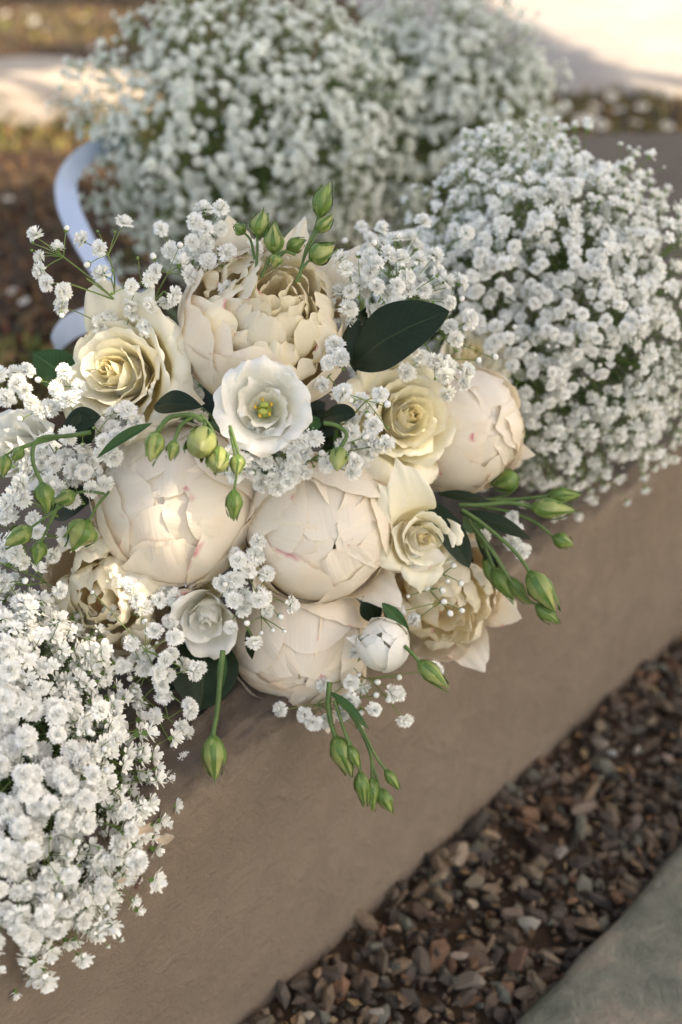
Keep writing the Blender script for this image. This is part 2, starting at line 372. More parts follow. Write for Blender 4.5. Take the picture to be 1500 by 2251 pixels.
def rose(parent, px, py, d, axis, rpx, mat='rose', n=26, seed=1, label=None, inner=0.09, outer=0.62, flare=0.5, lift=0.30, drop=0.30, name='rose', guards=None, ruf=0.03, depth_=0.9, rollk=0.12, closed=0.0):
    r = random.Random(seed); R = rpx * d / FPX; J = lambda a: r.uniform(-a, a)
    mw = Matrix.Translation(W(px, py, d + R * 0.35)) @ frame(camdir(*axis), r.uniform(0, 6))
    c = core(name, parent, mw, R * 0.32, [M[mat], M['sepal']], zc=-1.6, label=label)
    for k in range(n):
        t = k / (n - 1); az = k * 2.39996 + J(0.25)
        q = R * (inner + (outer - inner) * t ** 1.75)
        zt = R * (lift - drop * t ** 1.5) + R * J(0.03)
        fl = max(0, (t - 0.30) / 0.70)
        tip = q * (0.90 - closed * (1 - t)) + R * flare * fl ** 1.4 * (0.40 + J(0.08))
        prof = [(0.25 * q + 0.05 * R, -R * depth_), (q * 0.85, -R * depth_ * 0.5), (q * 1.04 + 0.03 * R * fl, -0.05 * R), (tip, zt)]
        if fl > 0.25: prof.insert(3, ((q * 1.05 + tip) / 2 + 0.01 * R, (zt - 0.05 * R) / 2 + 0.04 * R))
        hwd = q * (1.35 - 0.35 * t) + 0.05 * R
        rows = petal(prof, hwd, max(q, 0.06 * R), max(q * (1.0 + 0.35 * fl), 0.07 * R), az, tr=0.10 + 0.14 * t, tp=2.0 + J(0.3), shear=0.035 * R, roll=R * rollk * (0.15 + fl) * (0.8 + 0.5 * r.random()), side=R * 0.07 * fl,
                     ruf=R * ruf * (0.5 + fl), rf=2.3, seed=seed * 5 + k * 1.3, point=0.05 * fl * r.random(), wbase=0.5, wmax=0.55, narrow=0.8, nu=21, nv=18, dent=R * 0.03 * fl)
        petal_obj(c, mw, 'petal', rows, M['rose_inner'] if (t < 0.42 and mat == 'rose') or (t < 0.25 and mat == 'rose_green') else M[mat])
    for g in (guards or []):                              # az deg, tip radius, tip height, halfwidth, roll
        az, tr_, th, hw, ro = g
        prof = [(0.2 * R, -depth_ * R), (0.62 * R, -0.55 * R), (0.8 * R, -0.15 * R), (0.5 * (0.85 + tr_) * R, th * R * 0.55), (tr_ * R, th * R)]
        fr = frame(camdir(*axis)); mw2 = Matrix.Translation(mw.translation) @ fr
        rows = petal(prof, hw * R, 0.9 * R, 1.2 * R, rad(az), tr=0.2, tp=1.8, roll=ro * R, side=0.1 * R, ruf=R * 0.06, rf=2.2, seed=seed + az, point=0.1, dent=R * 0.06)
        petal_obj(c, mw2, 'petal', rows, M[mat])
    return c, mw, R

# ------------------------------------------------------------------ buds, leaves, stems
def bud(parent, base, tip, wpx, d0, d1=None, mat='bud', stem=None, sepal_out=0.5, seed=0, sepal_len=1.05, stem_w=5.5, stem_d=None, round_=False, label=None):
    d1 = d0 if d1 is None else d1
    r = random.Random(seed + int(base[0] * 3 + base[1])); a = W(*base, d0); b = W(*tip, d1); ax = b - a; L = ax.length
    Rr = wpx / 2 * d0 / FPX; mw = Matrix.Translation(a) @ frame(ax / L, r.uniform(0, 6))
    mb = MB(); rows = []; nj, ni = 15, 20; prof = []
    for j in range(nj):
        v = j / (nj - 1)
        q = (math.sin(math.pi * min(1, v ** 0.72)) ** 0.75 if not round_ else math.sqrt(max(0, 1 - (2 * v - 1) ** 2)) * 1.0)
        q = q * (1 - 0.25 * v * (0 if round_ else 1)) if v > 0.5 else q
        q = max(q, 0.10 if v < 0.5 else (0.10 if v < 0.99 else 0.015)); prof.append(q)
        row = []
        for i in range(ni):
            th = 2 * math.pi * i / ni; g = ((th + v * 1.4) * 5 / (2 * math.pi)) % 1.0
            k = 1 + 0.13 * (g - 0.5) * min(1, v * 3) * (1 - 0.5 * v)
            row.append((Rr * q * k * math.cos(th), Rr * q * k * math.sin(th), v * L + 0.02 * Rr * math.sin(3 * th)))
        rows.append(row)
    mb.grid(rows, closed=True, uvs=[(i / ni, j / (nj - 1)) for j in range(nj) for i in range(ni)])
    me = mb.mesh('bud', [M[mat]]); bo = child('bud', me, parent, mw)
    if label: bo['label'] = label
    for k in range(5):
        az = 2 * math.pi * k / 5 + r.uniform(-.2, .2); ln = sepal_len * r.uniform(0.75, 1.1); so_ = sepal_out * r.uniform(0.2, 1.2)
        pr = [(Rr * 0.10, -0.03 * L)]
        for v in (0.08, 0.2, 0.4, 0.6, 0.8, 1.0):
            vv = min(1, v * ln); q = prof[min(nj - 1, int(vv * (nj - 1)))] * 1.08
            out = Rr * q + Rr * so_ * max(0, v - 0.45) ** 1.5 * 1.6
            pr.append((out, v * ln * L))
        rws = petal(pr, Rr * 0.30, Rr * 1.3, Rr * 0.8, az, tr=0.0, wbase=0.9, wmax=0.15, narrow=0.05, nu=5, nv=12, seed=k, ruf=Rr * 0.14, rf=4)
        petal_obj(bo, mw, 'sepal', rws, M['sepal'])
    # receptacle + stem as sub-part
    sw = stem_w / 2 * d0 / FPX
    mb = MB(); mb.tube([a + ax * 0.10, a + ax * 0.03, a - ax * 0.03], Rr * 0.42, sw, 8, 0)
    if stem:
        sd = stem_d or [d0] * len(stem)
        pts = [a] + [W(x, y, q) for (x, y), q in zip(stem, sd)]
        mb.tube(pts, sw, sw * 1.15, 7, 0, sub=6)
    child('stem', mb.mesh('stem', [M['stem']]), bo, Matrix.Identity(4))
    return bo
def leaf(parent, base, tip, wpx, d0, d1=None, mat='leaf', face=(0, 0, 1), fold=0.25, bend=0.08, asym=0.0, wm=0.42, seed=0, label=None, nu=13, nv=24, tipw=1.5):
    d1 = d0 if d1 is None else d1
    a = W(*base, d0); b = W(*tip, d1); ax = b - a; L = ax.length; hw = wpx / 2 * d0 / FPX
    y = ax / L; n = camdir(*face); n = (n - y * n.dot(y)).normalized(); x = y.cross(n)
    rows = []
    for j in range(nv):
        v = j / (nv - 1); 
        wv = (v / wm) ** 0.65 if v < wm else 1.0
        if v < wm: wv = math.sin(min(1, v / wm) * math.pi / 2) ** 0.8
        else: wv = math.cos((v - wm) / (1 - wm) * math.pi / 2) ** (1 / tipw * 1.35)
        wv = max(wv, 0.02)
        row = []
        for i in range(nu):
            u = -1 + 2 * i / (nu - 1)
            s = u * hw * wv + asym * hw * math.sin(math.pi * v)
            h = abs(u) * hw * wv * fold + bend * L * (math.sin(math.pi * v)) + 0.05 * hw * noise.noise(Vector((u * 2, v * 4, seed)))
            row.append(a + y * (v * L) + x * s + n * h)
        rows.append(row)
    mb = MB(); mb.grid(rows); o = child('leaf', mb.mesh('leaf', [M[mat]]), parent, Matrix.Identity(4))
    if label: o['label'] = label
    return o

# ------------------------------------------------------------------ gypsophila florets
def floret_mb(seed, n=36, bud_=False, lo=False):
    r = random.Random(seed); mb = MB()
    if bud_:
        rows = []
        for j in range(7):
            a = math.pi * j / 6; rows.append([(0.62 * math.sin(a) * math.cos(b) * (1 + .06 * math.cos(5 * b)), 0.62 * math.sin(a) * math.sin(b), 0.25 - 0.72 * math.cos(a)) for b in [2 * math.pi * k / 10 for k in range(10)]])
        mb.grid(rows, 0, closed=True)
    else:
        rings = [(0.10, 82, 7), (0.25, 60, 10), (0.45, 36, 13), (0.6, 12, 14), (0.7, -12, 10)] if not lo else [(0.15, 75, 4), (0.4, 45, 7), (0.6, 12, 8)]
        for rr, el, cnt in rings:
            for i in range(cnt):
                az = 2 * math.pi * (i + r.random() * 0.7) / cnt; e = rad(el + r.uniform(-14, 14)); ln = r.uniform(0.85, 1.12)
                d = Vector((math.cos(az) * math.cos(e), math.sin(az) * math.cos(e), math.sin(e)))
                t = Vector((-math.sin(az), math.cos(az), 0)); t = (t + d.cross(t) * r.uniform(-.5, .5)).normalized(); nn = d.cross(t)
                b0 = Vector((0, 0, -0.25)) + d * 0.12; wd = r.uniform(0.20, 0.32)
                mid = b0 + d * ln * 0.62 + nn * r.uniform(-.07, .07); tp = b0 + d * ln * 1.0 + nn * r.uniform(-.16, .16)
                vs = [b0 - t * 0.06, b0 + t * 0.06, mid + t * wd, mid - t * wd, tp - t * wd * 0.75 + d * r.uniform(-.03, .1), tp + t * wd * 0.75 + d * r.uniform(-.03, .1), tp - d * 0.12 + nn * 0.05]
                fs = [(0, 1, 2, 3), (3, 2, 6), (3, 6, 4), (2, 5, 6)] if not lo else [(0, 1, 2, 3), (3, 2, 5, 4)]
                mb.add(vs, fs, 0)
    # calyx cup with lobes and a short pedicel
    rows = []
    for z, q in ((-0.85, 0.05), (-0.72, 0.2), (-0.45, 0.30), (-0.22, 0.36)) if not bud_ else ((-0.7, 0.05), (-0.55, 0.3), (-0.3, 0.52), (0.0, 0.66)):
        rows.append([(q * math.cos(b), q * math.sin(b), z) for b in [2 * math.pi * k / 7 for k in range(7)]])
    mb.grid(rows, 1, closed=True)
    q = 0.36 if not bud_ else 0.66; z = -0.22 if not bud_ else 0.0
    for k in range(5):
        a = 2 * math.pi * k / 5
        mb.add([(q * math.cos(a - .35), q * math.sin(a - .35), z), (q * math.cos(a + .35), q * math.sin(a + .35), z), ((q + .08) * math.cos(a), (q + .08) * math.sin(a), z + 0.22)], [(0, 1, 2)], 1)
    return mb
M['floret_green'] = simple('greener gypsophila petal', (0.95, 0.96, 0.93), (0.88, 0.92, 0.86), 200, 0.6, trans=0.15, rnd_amt=0.15)  # slightly greener petal tone for the rear bunches
FM = [M['floret'], M['calyx']]; FMG = [M['floret_green'], M['calyx']]
FLO_MB = [floret_mb(s) for s in range(5)] + [floret_mb(9, bud_=True)]
FLO = [m.mesh('gypsophila_floret', FM, smooth=False) for m in FLO_MB[:5]] + [FLO_MB[5].mesh('gypsophila_bud', FM, smooth=True)]
GB = MB()
GB.grid([[(0.5 * math.sin(math.pi * j / 5) * math.cos(b), 0.5 * math.sin(math.pi * j / 5) * math.sin(b), -0.55 * math.cos(math.pi * j / 5)) for b in [2 * math.pi * k / 8 for k in range(8)]] for j in range(6)], 1, closed=True)
FLO.append(GB.mesh('gypsophila_bud', FM, smooth=True))
FLOG = [m.mesh('gypsophila_floret', FMG, smooth=False) for m in FLO_MB[:5]] + [FLO_MB[5].mesh('gypsophila_bud', FMG, smooth=True), FLO[6]]
LO_MB = [floret_mb(40 + s, lo=True) for s in range(3)]
def floret_matrix(p, dirn, R, r):
    q = dirn.normalized().to_track_quat('Z', 'Y').to_matrix().to_4x4()
    return Matrix.Translation(p) @ q @ Matrix.Rotation(r.uniform(0, 6.28), 4, 'Z') @ Matrix.Diagonal((R * r.uniform(.85, 1.12), R * r.uniform(.85, 1.12), R * r.uniform(.8, 1.05), 1))
def stuff_join(lst, mbs):
    out = MB()
    for m, k in lst:
        src = mbs[k]; A = np.array(m); V = np.array([tuple(v) for v in src.v]) @ A[:3, :3].T + A[:3, 3]
        o = len(out.v); out.v.extend(map(tuple, V)); out.f.extend(tuple(i + o for i in f) for f in src.f); out.m.extend(src.m); out.uv.extend(src.uv); out.col.extend(src.col)
    return out

def gyp_cloud(root, centre, axes, n_clusters, per, R, seed, n_obj=290, up=Vector((0, 0, 1)), shell=(0.72, 1.02), basept=None, clump=0.16, budp=0.17, vis=None, lumps=0.12, foliage=1400, stemr=0.00035, minz=None, green=False):
    """a rounded mass of baby's breath: clusters of florets at the ends of a forking web of stems"""
    r = random.Random(seed); A, B, Cc = axes; sm = MB(); fl = []; fol = MB()
    hub = basept
    inner = []
    for _ in range(28):
        d = Vector((r.gauss(0, 1), r.gauss(0, 1), r.gauss(0, 1))).normalized() * r.uniform(0.25, 0.5)
        inner.append(centre + A * d.x + B * d.y + Cc * d.z)
    for p in inner: sm.tube([hub, hub.lerp(p, 0.5) + Vector((r.gauss(0, 1), r.gauss(0, 1), r.gauss(0, 1))) * 0.006, p], stemr * 3, stemr * 2.2, 5)
    cl = []
    tries = 0
    while len(cl) < n_clusters and tries < n_clusters * 30:
        tries += 1
        d = Vector((r.gauss(0, 1), r.gauss(0, 1), r.gauss(0, 1))).normalized()
        k = r.uniform(*shell) + lumps * noise.noise(d * 2.3 + Vector((seed, 0, 0)))
        p = centre + (A * d.x + B * d.y + Cc * d.z) * k
        if minz is not None and p.z < minz: continue
        out = (A * d.x / A.length_squared + B * d.y / B.length_squared + Cc * d.z / Cc.length_squared).normalized()
        if vis is not None and out.dot((CAM - p).normalized()) < vis: continue
        if any((p - q[0]).length < clump * 0.45 * A.length for q in cl): 
            if r.random() < 0.6: continue
        cl.append((p, out))
    for p, out in cl:
        ip = min(r.sample(inner, 8), key=lambda q: (q - p).length)
        fork = p - out * R * r.uniform(3.0, 5.5)
        sm.tube([ip, ip.lerp(fork, 0.55) + out * R * 0.5, fork], stemr * 2, stemr * 1.3, 4)
        k = max(2, int(r.gauss(per, 1.3)))
        for i in range(k):
            off = Vector((r.gauss(0, 1), r.gauss(0, 1), r.gauss(0, 1))); off = (off - out * off.dot(out) * 0.45) * R * 1.9
            q = p + off
            if minz is not None and q.z < minz: q.z = minz + R * 0.6
            dirn = (out + (q - fork).normalized() * 0.9 + Vector((r.gauss(0, .3), r.gauss(0, .3), r.gauss(0, .3)))).normalized()
            x = r.random(); kk = 5 if x < budp else (6 if x < budp * 1.6 else r.randrange(5))
            rr = R * (r.uniform(.5, .65) if kk == 5 else (r.uniform(.22, .36) if kk == 6 else r.uniform(.8, 1.15)))
            fm = floret_matrix(q, dirn, rr, r); fl.append((fm, kk))
            a = q - dirn * rr * 0.8; mid = fork.lerp(a, 0.55) - dirn * R * 0.4
            sm.tube([fork, mid, a], stemr * 1.2, stemr * 0.8, 3)
    for _ in range(foliage):
        d = Vector((r.gauss(0, 1), r.gauss(0, 1), r.gauss(0, 1))).normalized() * (r.random() ** 0.4) * 0.78
        p = centre + A * d.x + B * d.y + Cc * d.z
        if minz is not None and p.z < minz: continue
        t = Vector((r.gauss(0, 1), r.gauss(0, 1), r.gauss(0, 1))).normalized(); s = t.orthogonal().normalized()
        L = R * r.uniform(1.2, 3.2); wd = R * r.uniform(.08, .2)
        fol.add([p - s * wd * .5, p + s * wd * .5, p + t * L * .5 + s * wd, p + t * L * .5 - s * wd, p + t * L], [(0, 1, 2, 3), (3, 2, 4)])
    # nearest to the camera are parts of their own, the rest one mass
    fl.sort(key=lambda m: (m[0].translation - CAM).length - 0.6 * ((m[0].translation - centre).normalized().dot((CAM - centre).normalized())) * A.length)
    for fm, kk in fl[:n_obj]: child('gypsophila_bud' if kk > 4 else 'gypsophila_floret', (FLOG if green else FLO)[kk], root, fm)
    rest = [(m, k % 3) for m, k in fl[n_obj:]]
    I = Matrix.Identity(4)
    if rest: child('floret_mass', stuff_join(rest, LO_MB).mesh('floret_mass', FMG if green else FM, smooth=False), root, I, kind='stuff')
    child('thin_stems', sm.mesh('thin_stems', [M['gyp_stem']]), root, I, kind='stuff')
    if foliage: child('stem_foliage', fol.mesh('stem_foliage', [M['gyp_foliage']], smooth=False), root, I, kind='stuff')

# ================================================================== THE SETTING
WT = 0.283                                            # wall top above the gravel
P0 = onplane(560, 1600, WT); P0.z = 0
DW = Vector((0.66503, 0.74681, 0)); NW = Vector((0.74681, -0.66503, 0))   # along the wall, out of its front face
def wallmat(name, c1, c2, c3, scale=7.0, grit=260):
    m, nt, b = newmat(name)
    tc = N(nt, 'ShaderNodeTexCoord'); P = tc.outputs['Object']
    a = N(nt, 'ShaderNodeTexNoise', Scale=scale, Detail=7.0, Roughness=0.6); nt.links.new(P, a.inputs['Vector'])
    g = N(nt, 'ShaderNodeTexNoise', Scale=float(grit), Detail=5.0, Roughness=0.7); nt.links.new(P, g.inputs['Vector'])
    mid = N(nt, 'ShaderNodeTexNoise', Scale=38.0, Detail=6.0, Roughness=0.65, Distortion=0.6); nt.links.new(P, mid.inputs['Vector'])
    col = ramp(nt, a.outputs[0], [(0.32, c1), (0.52, c2), (0.72, c3)]).outputs[0]
    col = mixc(nt, math_(nt, 'MULTIPLY', ramp(nt, mid.outputs[0], [(0.42, (1, 1, 1)), (0.6, (0, 0, 0))]).outputs[0], 0.18), col, tuple(x * 0.62 for x in c1))
    col = mixc(nt, math_(nt, 'MULTIPLY', ramp(nt, g.outputs[0], [(0.60, (0, 0, 0)), (0.72, (1, 1, 1))]).outputs[0], 0.35), col, tuple(x * 0.5 for x in c1))
    nt.links.new(col, b.inputs['Base Color']); b.inputs['Roughness'].default_value = 0.85; b.inputs['Specular IOR Level'].default_value = 0.25
    h = math_(nt, 'ADD', math_(nt, 'MULTIPLY', g.outputs[0], 0.35), math_(nt, 'MULTIPLY', mid.outputs[0], 1.2))
    bump(nt, b, h, 0.9, 0.0045)
    return m
def paint_top_shading(m):
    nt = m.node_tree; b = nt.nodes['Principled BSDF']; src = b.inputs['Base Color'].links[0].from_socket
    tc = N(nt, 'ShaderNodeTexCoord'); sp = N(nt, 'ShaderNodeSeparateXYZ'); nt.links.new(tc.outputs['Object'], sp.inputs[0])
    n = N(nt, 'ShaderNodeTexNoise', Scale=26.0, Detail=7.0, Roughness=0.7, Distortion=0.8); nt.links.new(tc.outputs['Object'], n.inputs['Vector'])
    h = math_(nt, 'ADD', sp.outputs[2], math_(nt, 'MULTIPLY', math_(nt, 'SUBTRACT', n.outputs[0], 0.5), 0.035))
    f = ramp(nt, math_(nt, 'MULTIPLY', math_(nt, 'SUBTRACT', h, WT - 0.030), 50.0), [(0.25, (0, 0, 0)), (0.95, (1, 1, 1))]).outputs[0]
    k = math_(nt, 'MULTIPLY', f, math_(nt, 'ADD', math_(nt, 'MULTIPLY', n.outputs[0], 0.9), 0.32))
    col = mixc(nt, k, src, (0.105, 0.084, 0.07))  # shade on the wall top under the flowers, painted into its colour
    # highlight along the lip, painted as paler noisy patches
    g = ramp(nt, math_(nt, 'MULTIPLY', math_(nt, 'SUBTRACT', h, WT - 0.034), 40.0), [(0.0, (0, 0, 0)), (0.45, (1, 1, 1)), (1.0, (0, 0, 0))]).outputs[0]
    n3 = N(nt, 'ShaderNodeTexNoise', Scale=11.0, Detail=6.0, Roughness=0.65); nt.links.new(tc.outputs['Object'], n3.inputs['Vector'])
    g = math_(nt, 'MULTIPLY', g, ramp(nt, n3.outputs[0], [(0.46, (0, 0, 0)), (0.62, (1, 1, 1))]).outputs[0])
    nt.links.new(mixc(nt, math_(nt, 'MULTIPLY', g, 0.55), col, (0.34, 0.29, 0.245)), b.inputs['Base Color'])
M['plaster'] = wallmat('trowelled plaster', (0.208, 0.163, 0.126), (0.232, 0.184, 0.143), (0.258, 0.208, 0.165))

paint_top_shading(M['plaster'])
def wpt(a, p, z): return Vector((P0.x + DW.x * a + NW.x * p, P0.y + DW.y * a + NW.y * p, z))
def back_perp(a):
    if a < 0.85: return -0.46
    if a < 1.55: t = (a - 0.85) / 0.7; return -0.46 - 0.33 * t * t * (3 - 2 * t)
    return max(-0.79 + (a - 1.55) * 1.05, -0.5) if False else -0.79 + (a - 1.55) * 0.9
wall = thing('garden_wall', 'low brown plastered wall with a rough rounded edge under the bouquets', 'wall', Vector((P0.x, P0.y, 0)))
reg(wall, Matrix.Translation((P0.x, P0.y, 0)))
mb = MB(); rows = []
AL = list(np.arange(-0.9, -0.42, 0.02)) + list(np.arange(-0.42, 1.0, 0.004)) + list(np.arange(1.0, 2.6, 0.02))
for a in AL:
    row = []
    bp = back_perp(a); rr = 0.011
    prof = [(0.0, -0.06), (0.0, 0.0)] + [(0.0, z) for z in list(np.linspace(0.02, WT - 0.05, 16)) + list(np.linspace(WT - 0.046, WT - rr - 0.003, 10))]
    prof += [(-rr + rr * math.cos(t), WT - rr + rr * math.sin(t)) for t in np.linspace(0, math.pi / 2, 8)]
    prof += [(-x, WT) for x in np.concatenate([np.linspace(0.022, 0.16, 26), np.linspace(0.18, -bp - 0.02, 14)])]
    prof += [(bp - 0.005, WT - 0.008), (bp, WT - 0.03), (bp, -0.06)]
    for j, (p, z) in enumerate(prof):
        q = wpt(a, p, z)
        front = (p > -0.03 and z < WT - 0.004); top = z > WT - 0.012
        n1 = noise.noise(Vector((a * 9, p * 30, z * 22))) * 0.0016 + noise.noise(Vector((a * 3, 0, z * 6))) * 0.003
        # trowel drag marks on the top, running roughly along the wall
        dr = 0
        if top and p > -0.3:
            k = max(0, 1 - abs(p + 0.045) / 0.09)
            dr = noise.noise(Vector((a * 22 + p * 30, p * 130 + a * 20, 3))) * 0.006 * (0.2 + k) + noise.noise(Vector((a * 60, p * 170, 5))) * 0.005 * (0.15 + k) + noise.noise(Vector((a * 5, p * 40, 7))) * 0.0022
        lip = max(0, 1 - abs(z - WT) / 0.035) if p > -0.03 else 0
        if front: q += NW * (n1 + lip * (noise.noise(Vector((a * 30, z * 90, 8))) * 0.004 + noise.noise(Vector((a * 80 + z * 60, z * 190, 2))) * 0.003))
        elif top: q += Vector((0, 0, n1 * 0.8 + dr)) + NW * (n1 + (dr if p > -0.03 else 0))
        row.append(q - Vector((P0.x, P0.y, 0)))
    rows.append(row)
mb.grid(rows)
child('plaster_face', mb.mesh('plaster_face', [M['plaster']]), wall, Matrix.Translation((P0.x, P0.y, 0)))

# gravel bed
M['soil'] = wallmat('damp soil', (0.035, 0.022, 0.015), (0.06, 0.038, 0.025), (0.09, 0.06, 0.035), 30)
mb = MB(); rows = []
for i in range(61):
    rows.append([wpt(-1.2 + 4.2 * i / 60, 0.002 + 0.165 * j / 14, 0.0 + 0.004 * noise.noise(Vector((i * 0.7, j, 0)))) for j in range(15)])
mb.grid(rows); o = obj('gravel_bed', mb.mesh('gravel_bed', [M['soil']]), kind='structure')
# big sheet reaching the horizon
mb = MB(); mb.grid([[(x, y, -0.075) for x in (-150, -20, 0, 20, 150)] for y in (-150, -20, 0, 20, 150)])
M['far'] = wallmat('dry ground', (0.16, 0.12, 0.07), (0.20, 0.16, 0.09), (0.26, 0.21, 0.13), 1.5, 40)
obj('ground', mb.mesh('ground', [M['far']]), kind='structure')

# paving slab in the lower right corner
M['slab'] = wallmat('grey green stone', (0.10, 0.115, 0.09), (0.185, 0.19, 0.155), (0.30, 0.25, 0.20), 24, 150)
mb = MB(); rows = []
for i in range(121):
    a = -1.0 + 3.4 * i / 120; row = []
    e = 0.168 + 0.006 * noise.noise(Vector((a * 14, 0, 0))) + 0.003 * noise.noise(Vector((a * 45, 3, 0)))
    prof = [(e + 0.003, -0.05), (e + 0.002, 0.0), (e, 0.012), (e + 0.001, 0.020), (e + 0.005, 0.0245), (e + 0.012, 0.026)] + [(e + x, 0.026) for x in (0.03, 0.06, 0.1, 0.16, 0.25, 0.4, 0.62)]
    for j, (p, z) in enumerate(prof):
        q = wpt(a, p, z); nz = noise.noise(Vector((a * 22, p * 22, z * 30)))
        row.append(q + (Vector((0, 0, nz * 0.0014)) if j > 4 else NW * nz * 0.003))
    rows.append(row)
mb.grid(rows)
obj('pavement', mb.mesh('pavement', [M['slab']]), kind='structure')

# stones
def stone_mb(seed, sub=1, flat=0.6):
    import bmesh
    r = random.Random(seed); bm = bmesh.new(); bmesh.ops.create_icosphere(bm, subdivisions=sub, radius=1)
    planes = [(Vector((r.gauss(0, 1), r.gauss(0, 1), r.gauss(0, 1))).normalized(), r.uniform(.35, .75)) for _ in range(8)]
    for v in bm.verts:
        for n_, k in planes:
            dd = v.co.dot(n_)
            if dd > k: v.co -= n_ * (dd - k)
        v.co.x *= 1.0; v.co.y *= r.uniform(.97, 1.03) * 0.8; v.co.z *= flat
    mb = MB(); mb.v = [tuple(v.co) for v in bm.verts]; mb.f = [tuple(x.index for x in f.verts) for f in bm.faces]
    mb.m = [0] * len(mb.f); mb.uv = [(0, 0)] * len(mb.v); mb.col = [(.5, .5, .5)] * len(mb.v); bm.free(); return mb
ST = [stone_mb(s, 2, rnd.uniform(.45, .8)) for s in range(8)]
STL = [stone_mb(50 + s, 1, rnd.uniform(.45, .8)) for s in range(6)]
PIG = [(0.16, 0.12, 0.095), (0.12, 0.10, 0.09), (0.20, 0.15, 0.115), (0.10, 0.085, 0.08), (0.24, 0.20, 0.16), (0.15, 0.16, 0.15), (0.19, 0.11, 0.075), (0.08, 0.065, 0.06), (0.075, 0.06, 0.055), (0.11, 0.075, 0.06)]
M['stone'] = attr_mat('gravel stone', 0.75, 0.5, 180)
r = random.Random(11); out = MB()
for i in range(9500):
    a = r.uniform(-0.75, 1.9); p = r.uniform(0.003, 0.172); s = r.choice((0.0022, 0.003, 0.0045, 0.006, 0.009, 0.0125)) * r.uniform(.7, 1.3)
    z = s * 0.3 + r.random() ** 2 * 0.008
    m = Matrix.Translation(wpt(a, min(p, 0.170 - s * 0.7), z)) @ Matrix.Rotation(r.uniform(0, 6.3), 4, 'Z') @ Matrix.Rotation(r.uniform(-.7, .7), 4, 'X') @ Matrix.Rotation(r.uniform(-.8, .8), 4, 'Y') @ Matrix.Diagonal((s * r.uniform(.8, 1.7), s * r.uniform(.6, 1), s * r.uniform(.6, 1.2), 1))
    src = STL[i % 6] if s > 0.0035 else STL[i % 6]; A = np.array(m); V = np.array(src.v) @ A[:3, :3].T + A[:3, 3]
    o_ = len(out.v); out.v.extend(map(tuple, V)); out.f.extend(tuple(k + o_ for k in f) for f in src.f)
    out.m.extend(src.m); out.uv.extend(src.uv); c = r.choice(PIG); k = r.uniform(.35, .95); out.col.extend([tuple(x * k * q_ for x, q_ in zip(c, (1.07, 1.0, .86)))] * len(src.v))
for i in range(420):
    a = r.uniform(-0.6, 1.7); p = r.uniform(0.008, 0.155); L = r.uniform(.004, .016); wd = r.choice((.0006, .001, .0035)); t = Vector((r.gauss(0, 1), r.gauss(0, 1), r.gauss(0, .25))).normalized(); q = t.cross(Vector((0, 0, 1))).normalized(); o_ = wpt(a, p, .013 + r.random() * .004)
    out.add([o_ - t * L * .5, o_ + q * wd - t * L * .1, o_ + t * L * .5, o_ - q * wd + Vector((0, 0, .001))], [(0, 1, 2, 3)], 0, col=r.choice([(.10, .06, .03), (.16, .10, .05), (.22, .16, .09), (.06, .045, .03), (.20, .12, .05)]))
obj('gravel', out.mesh('gravel', [M['stone']], smooth=False, colors=True), kind='stuff')
# stones that stand out
big = [(1010, 1880, 46, 'broad pale brown stone leaning on the wall foot, largest in the gravel', (0.27, 0.21, 0.16)), (1080, 1835, 24, 'long tan chip standing upright beside the broad stone', (0.32, 0.23, 0.15)),
       (1165, 2030, 34, 'pale grey pointed stone near the slab edge', (0.30, 0.28, 0.24)), (1130, 2010, 30, 'brown slanted stone touching the pale pointed one', (0.19, 0.14, 0.11)),
       (1140, 2110, 36, 'dark reddish brown stone wedged against the slab', (0.13, 0.07, 0.05)), (1040, 1985, 18, 'small cream pebble mid gravel above the pointed stone', (0.36, 0.29, 0.21)),
       (1260, 1980, 18, 'small orange tan pebble close to the slab edge', (0.34, 0.21, 0.12)), (1045, 1935, 30, 'flat olive brown stone below the broad pale one', (0.20, 0.165, 0.115)),
       (1235, 1875, 20, 'round grey pebble in the middle of the gravel strip', (0.26, 0.23, 0.20)), (1280, 1775, 34, 'large mauve brown stone far up the gravel strip', (0.20, 0.15, 0.12)),
       (1320, 1640, 28, 'dull grey stone in the upper gravel strip', (0.20, 0.17, 0.145)), (1345, 1655, 14, 'small bluish white pebble in the upper gravel strip', (0.36, 0.37, 0.37)),
       (1400, 1650, 14, 'small whitish pebble rightmost of the upper pair', (0.38, 0.35, 0.31)), (1470, 1665, 18, 'pinkish pebble by the right frame edge', (0.30, 0.23, 0.19)),
       (870, 2040, 22, 'tan round pebble near the foot of the wall', (0.32, 0.22, 0.14)), (750, 2130, 26, 'brown blocky stone in the lower gravel', (0.19, 0.14, 0.11)),
       (700, 2140, 16, 'small orange brown pebble in the lower gravel', (0.30, 0.19, 0.12)), (1010, 2100, 22, 'pinkish flat pebble left of the dark reddish stone', (0.29, 0.22, 0.18)),
       (680, 2235, 18, 'cream pebble at the bottom frame edge', (0.38, 0.33, 0.26)), (830, 2225, 20, 'pale grey pebble at the bottom frame edge', (0.33, 0.30, 0.26)),
       (1030, 2160, 40, 'wide grey brown stone in the lower gravel', (0.19, 0.16, 0.13)), (870, 1850, 16, 'small brown chip touching the wall foot', (0.22, 0.16, 0.12))]
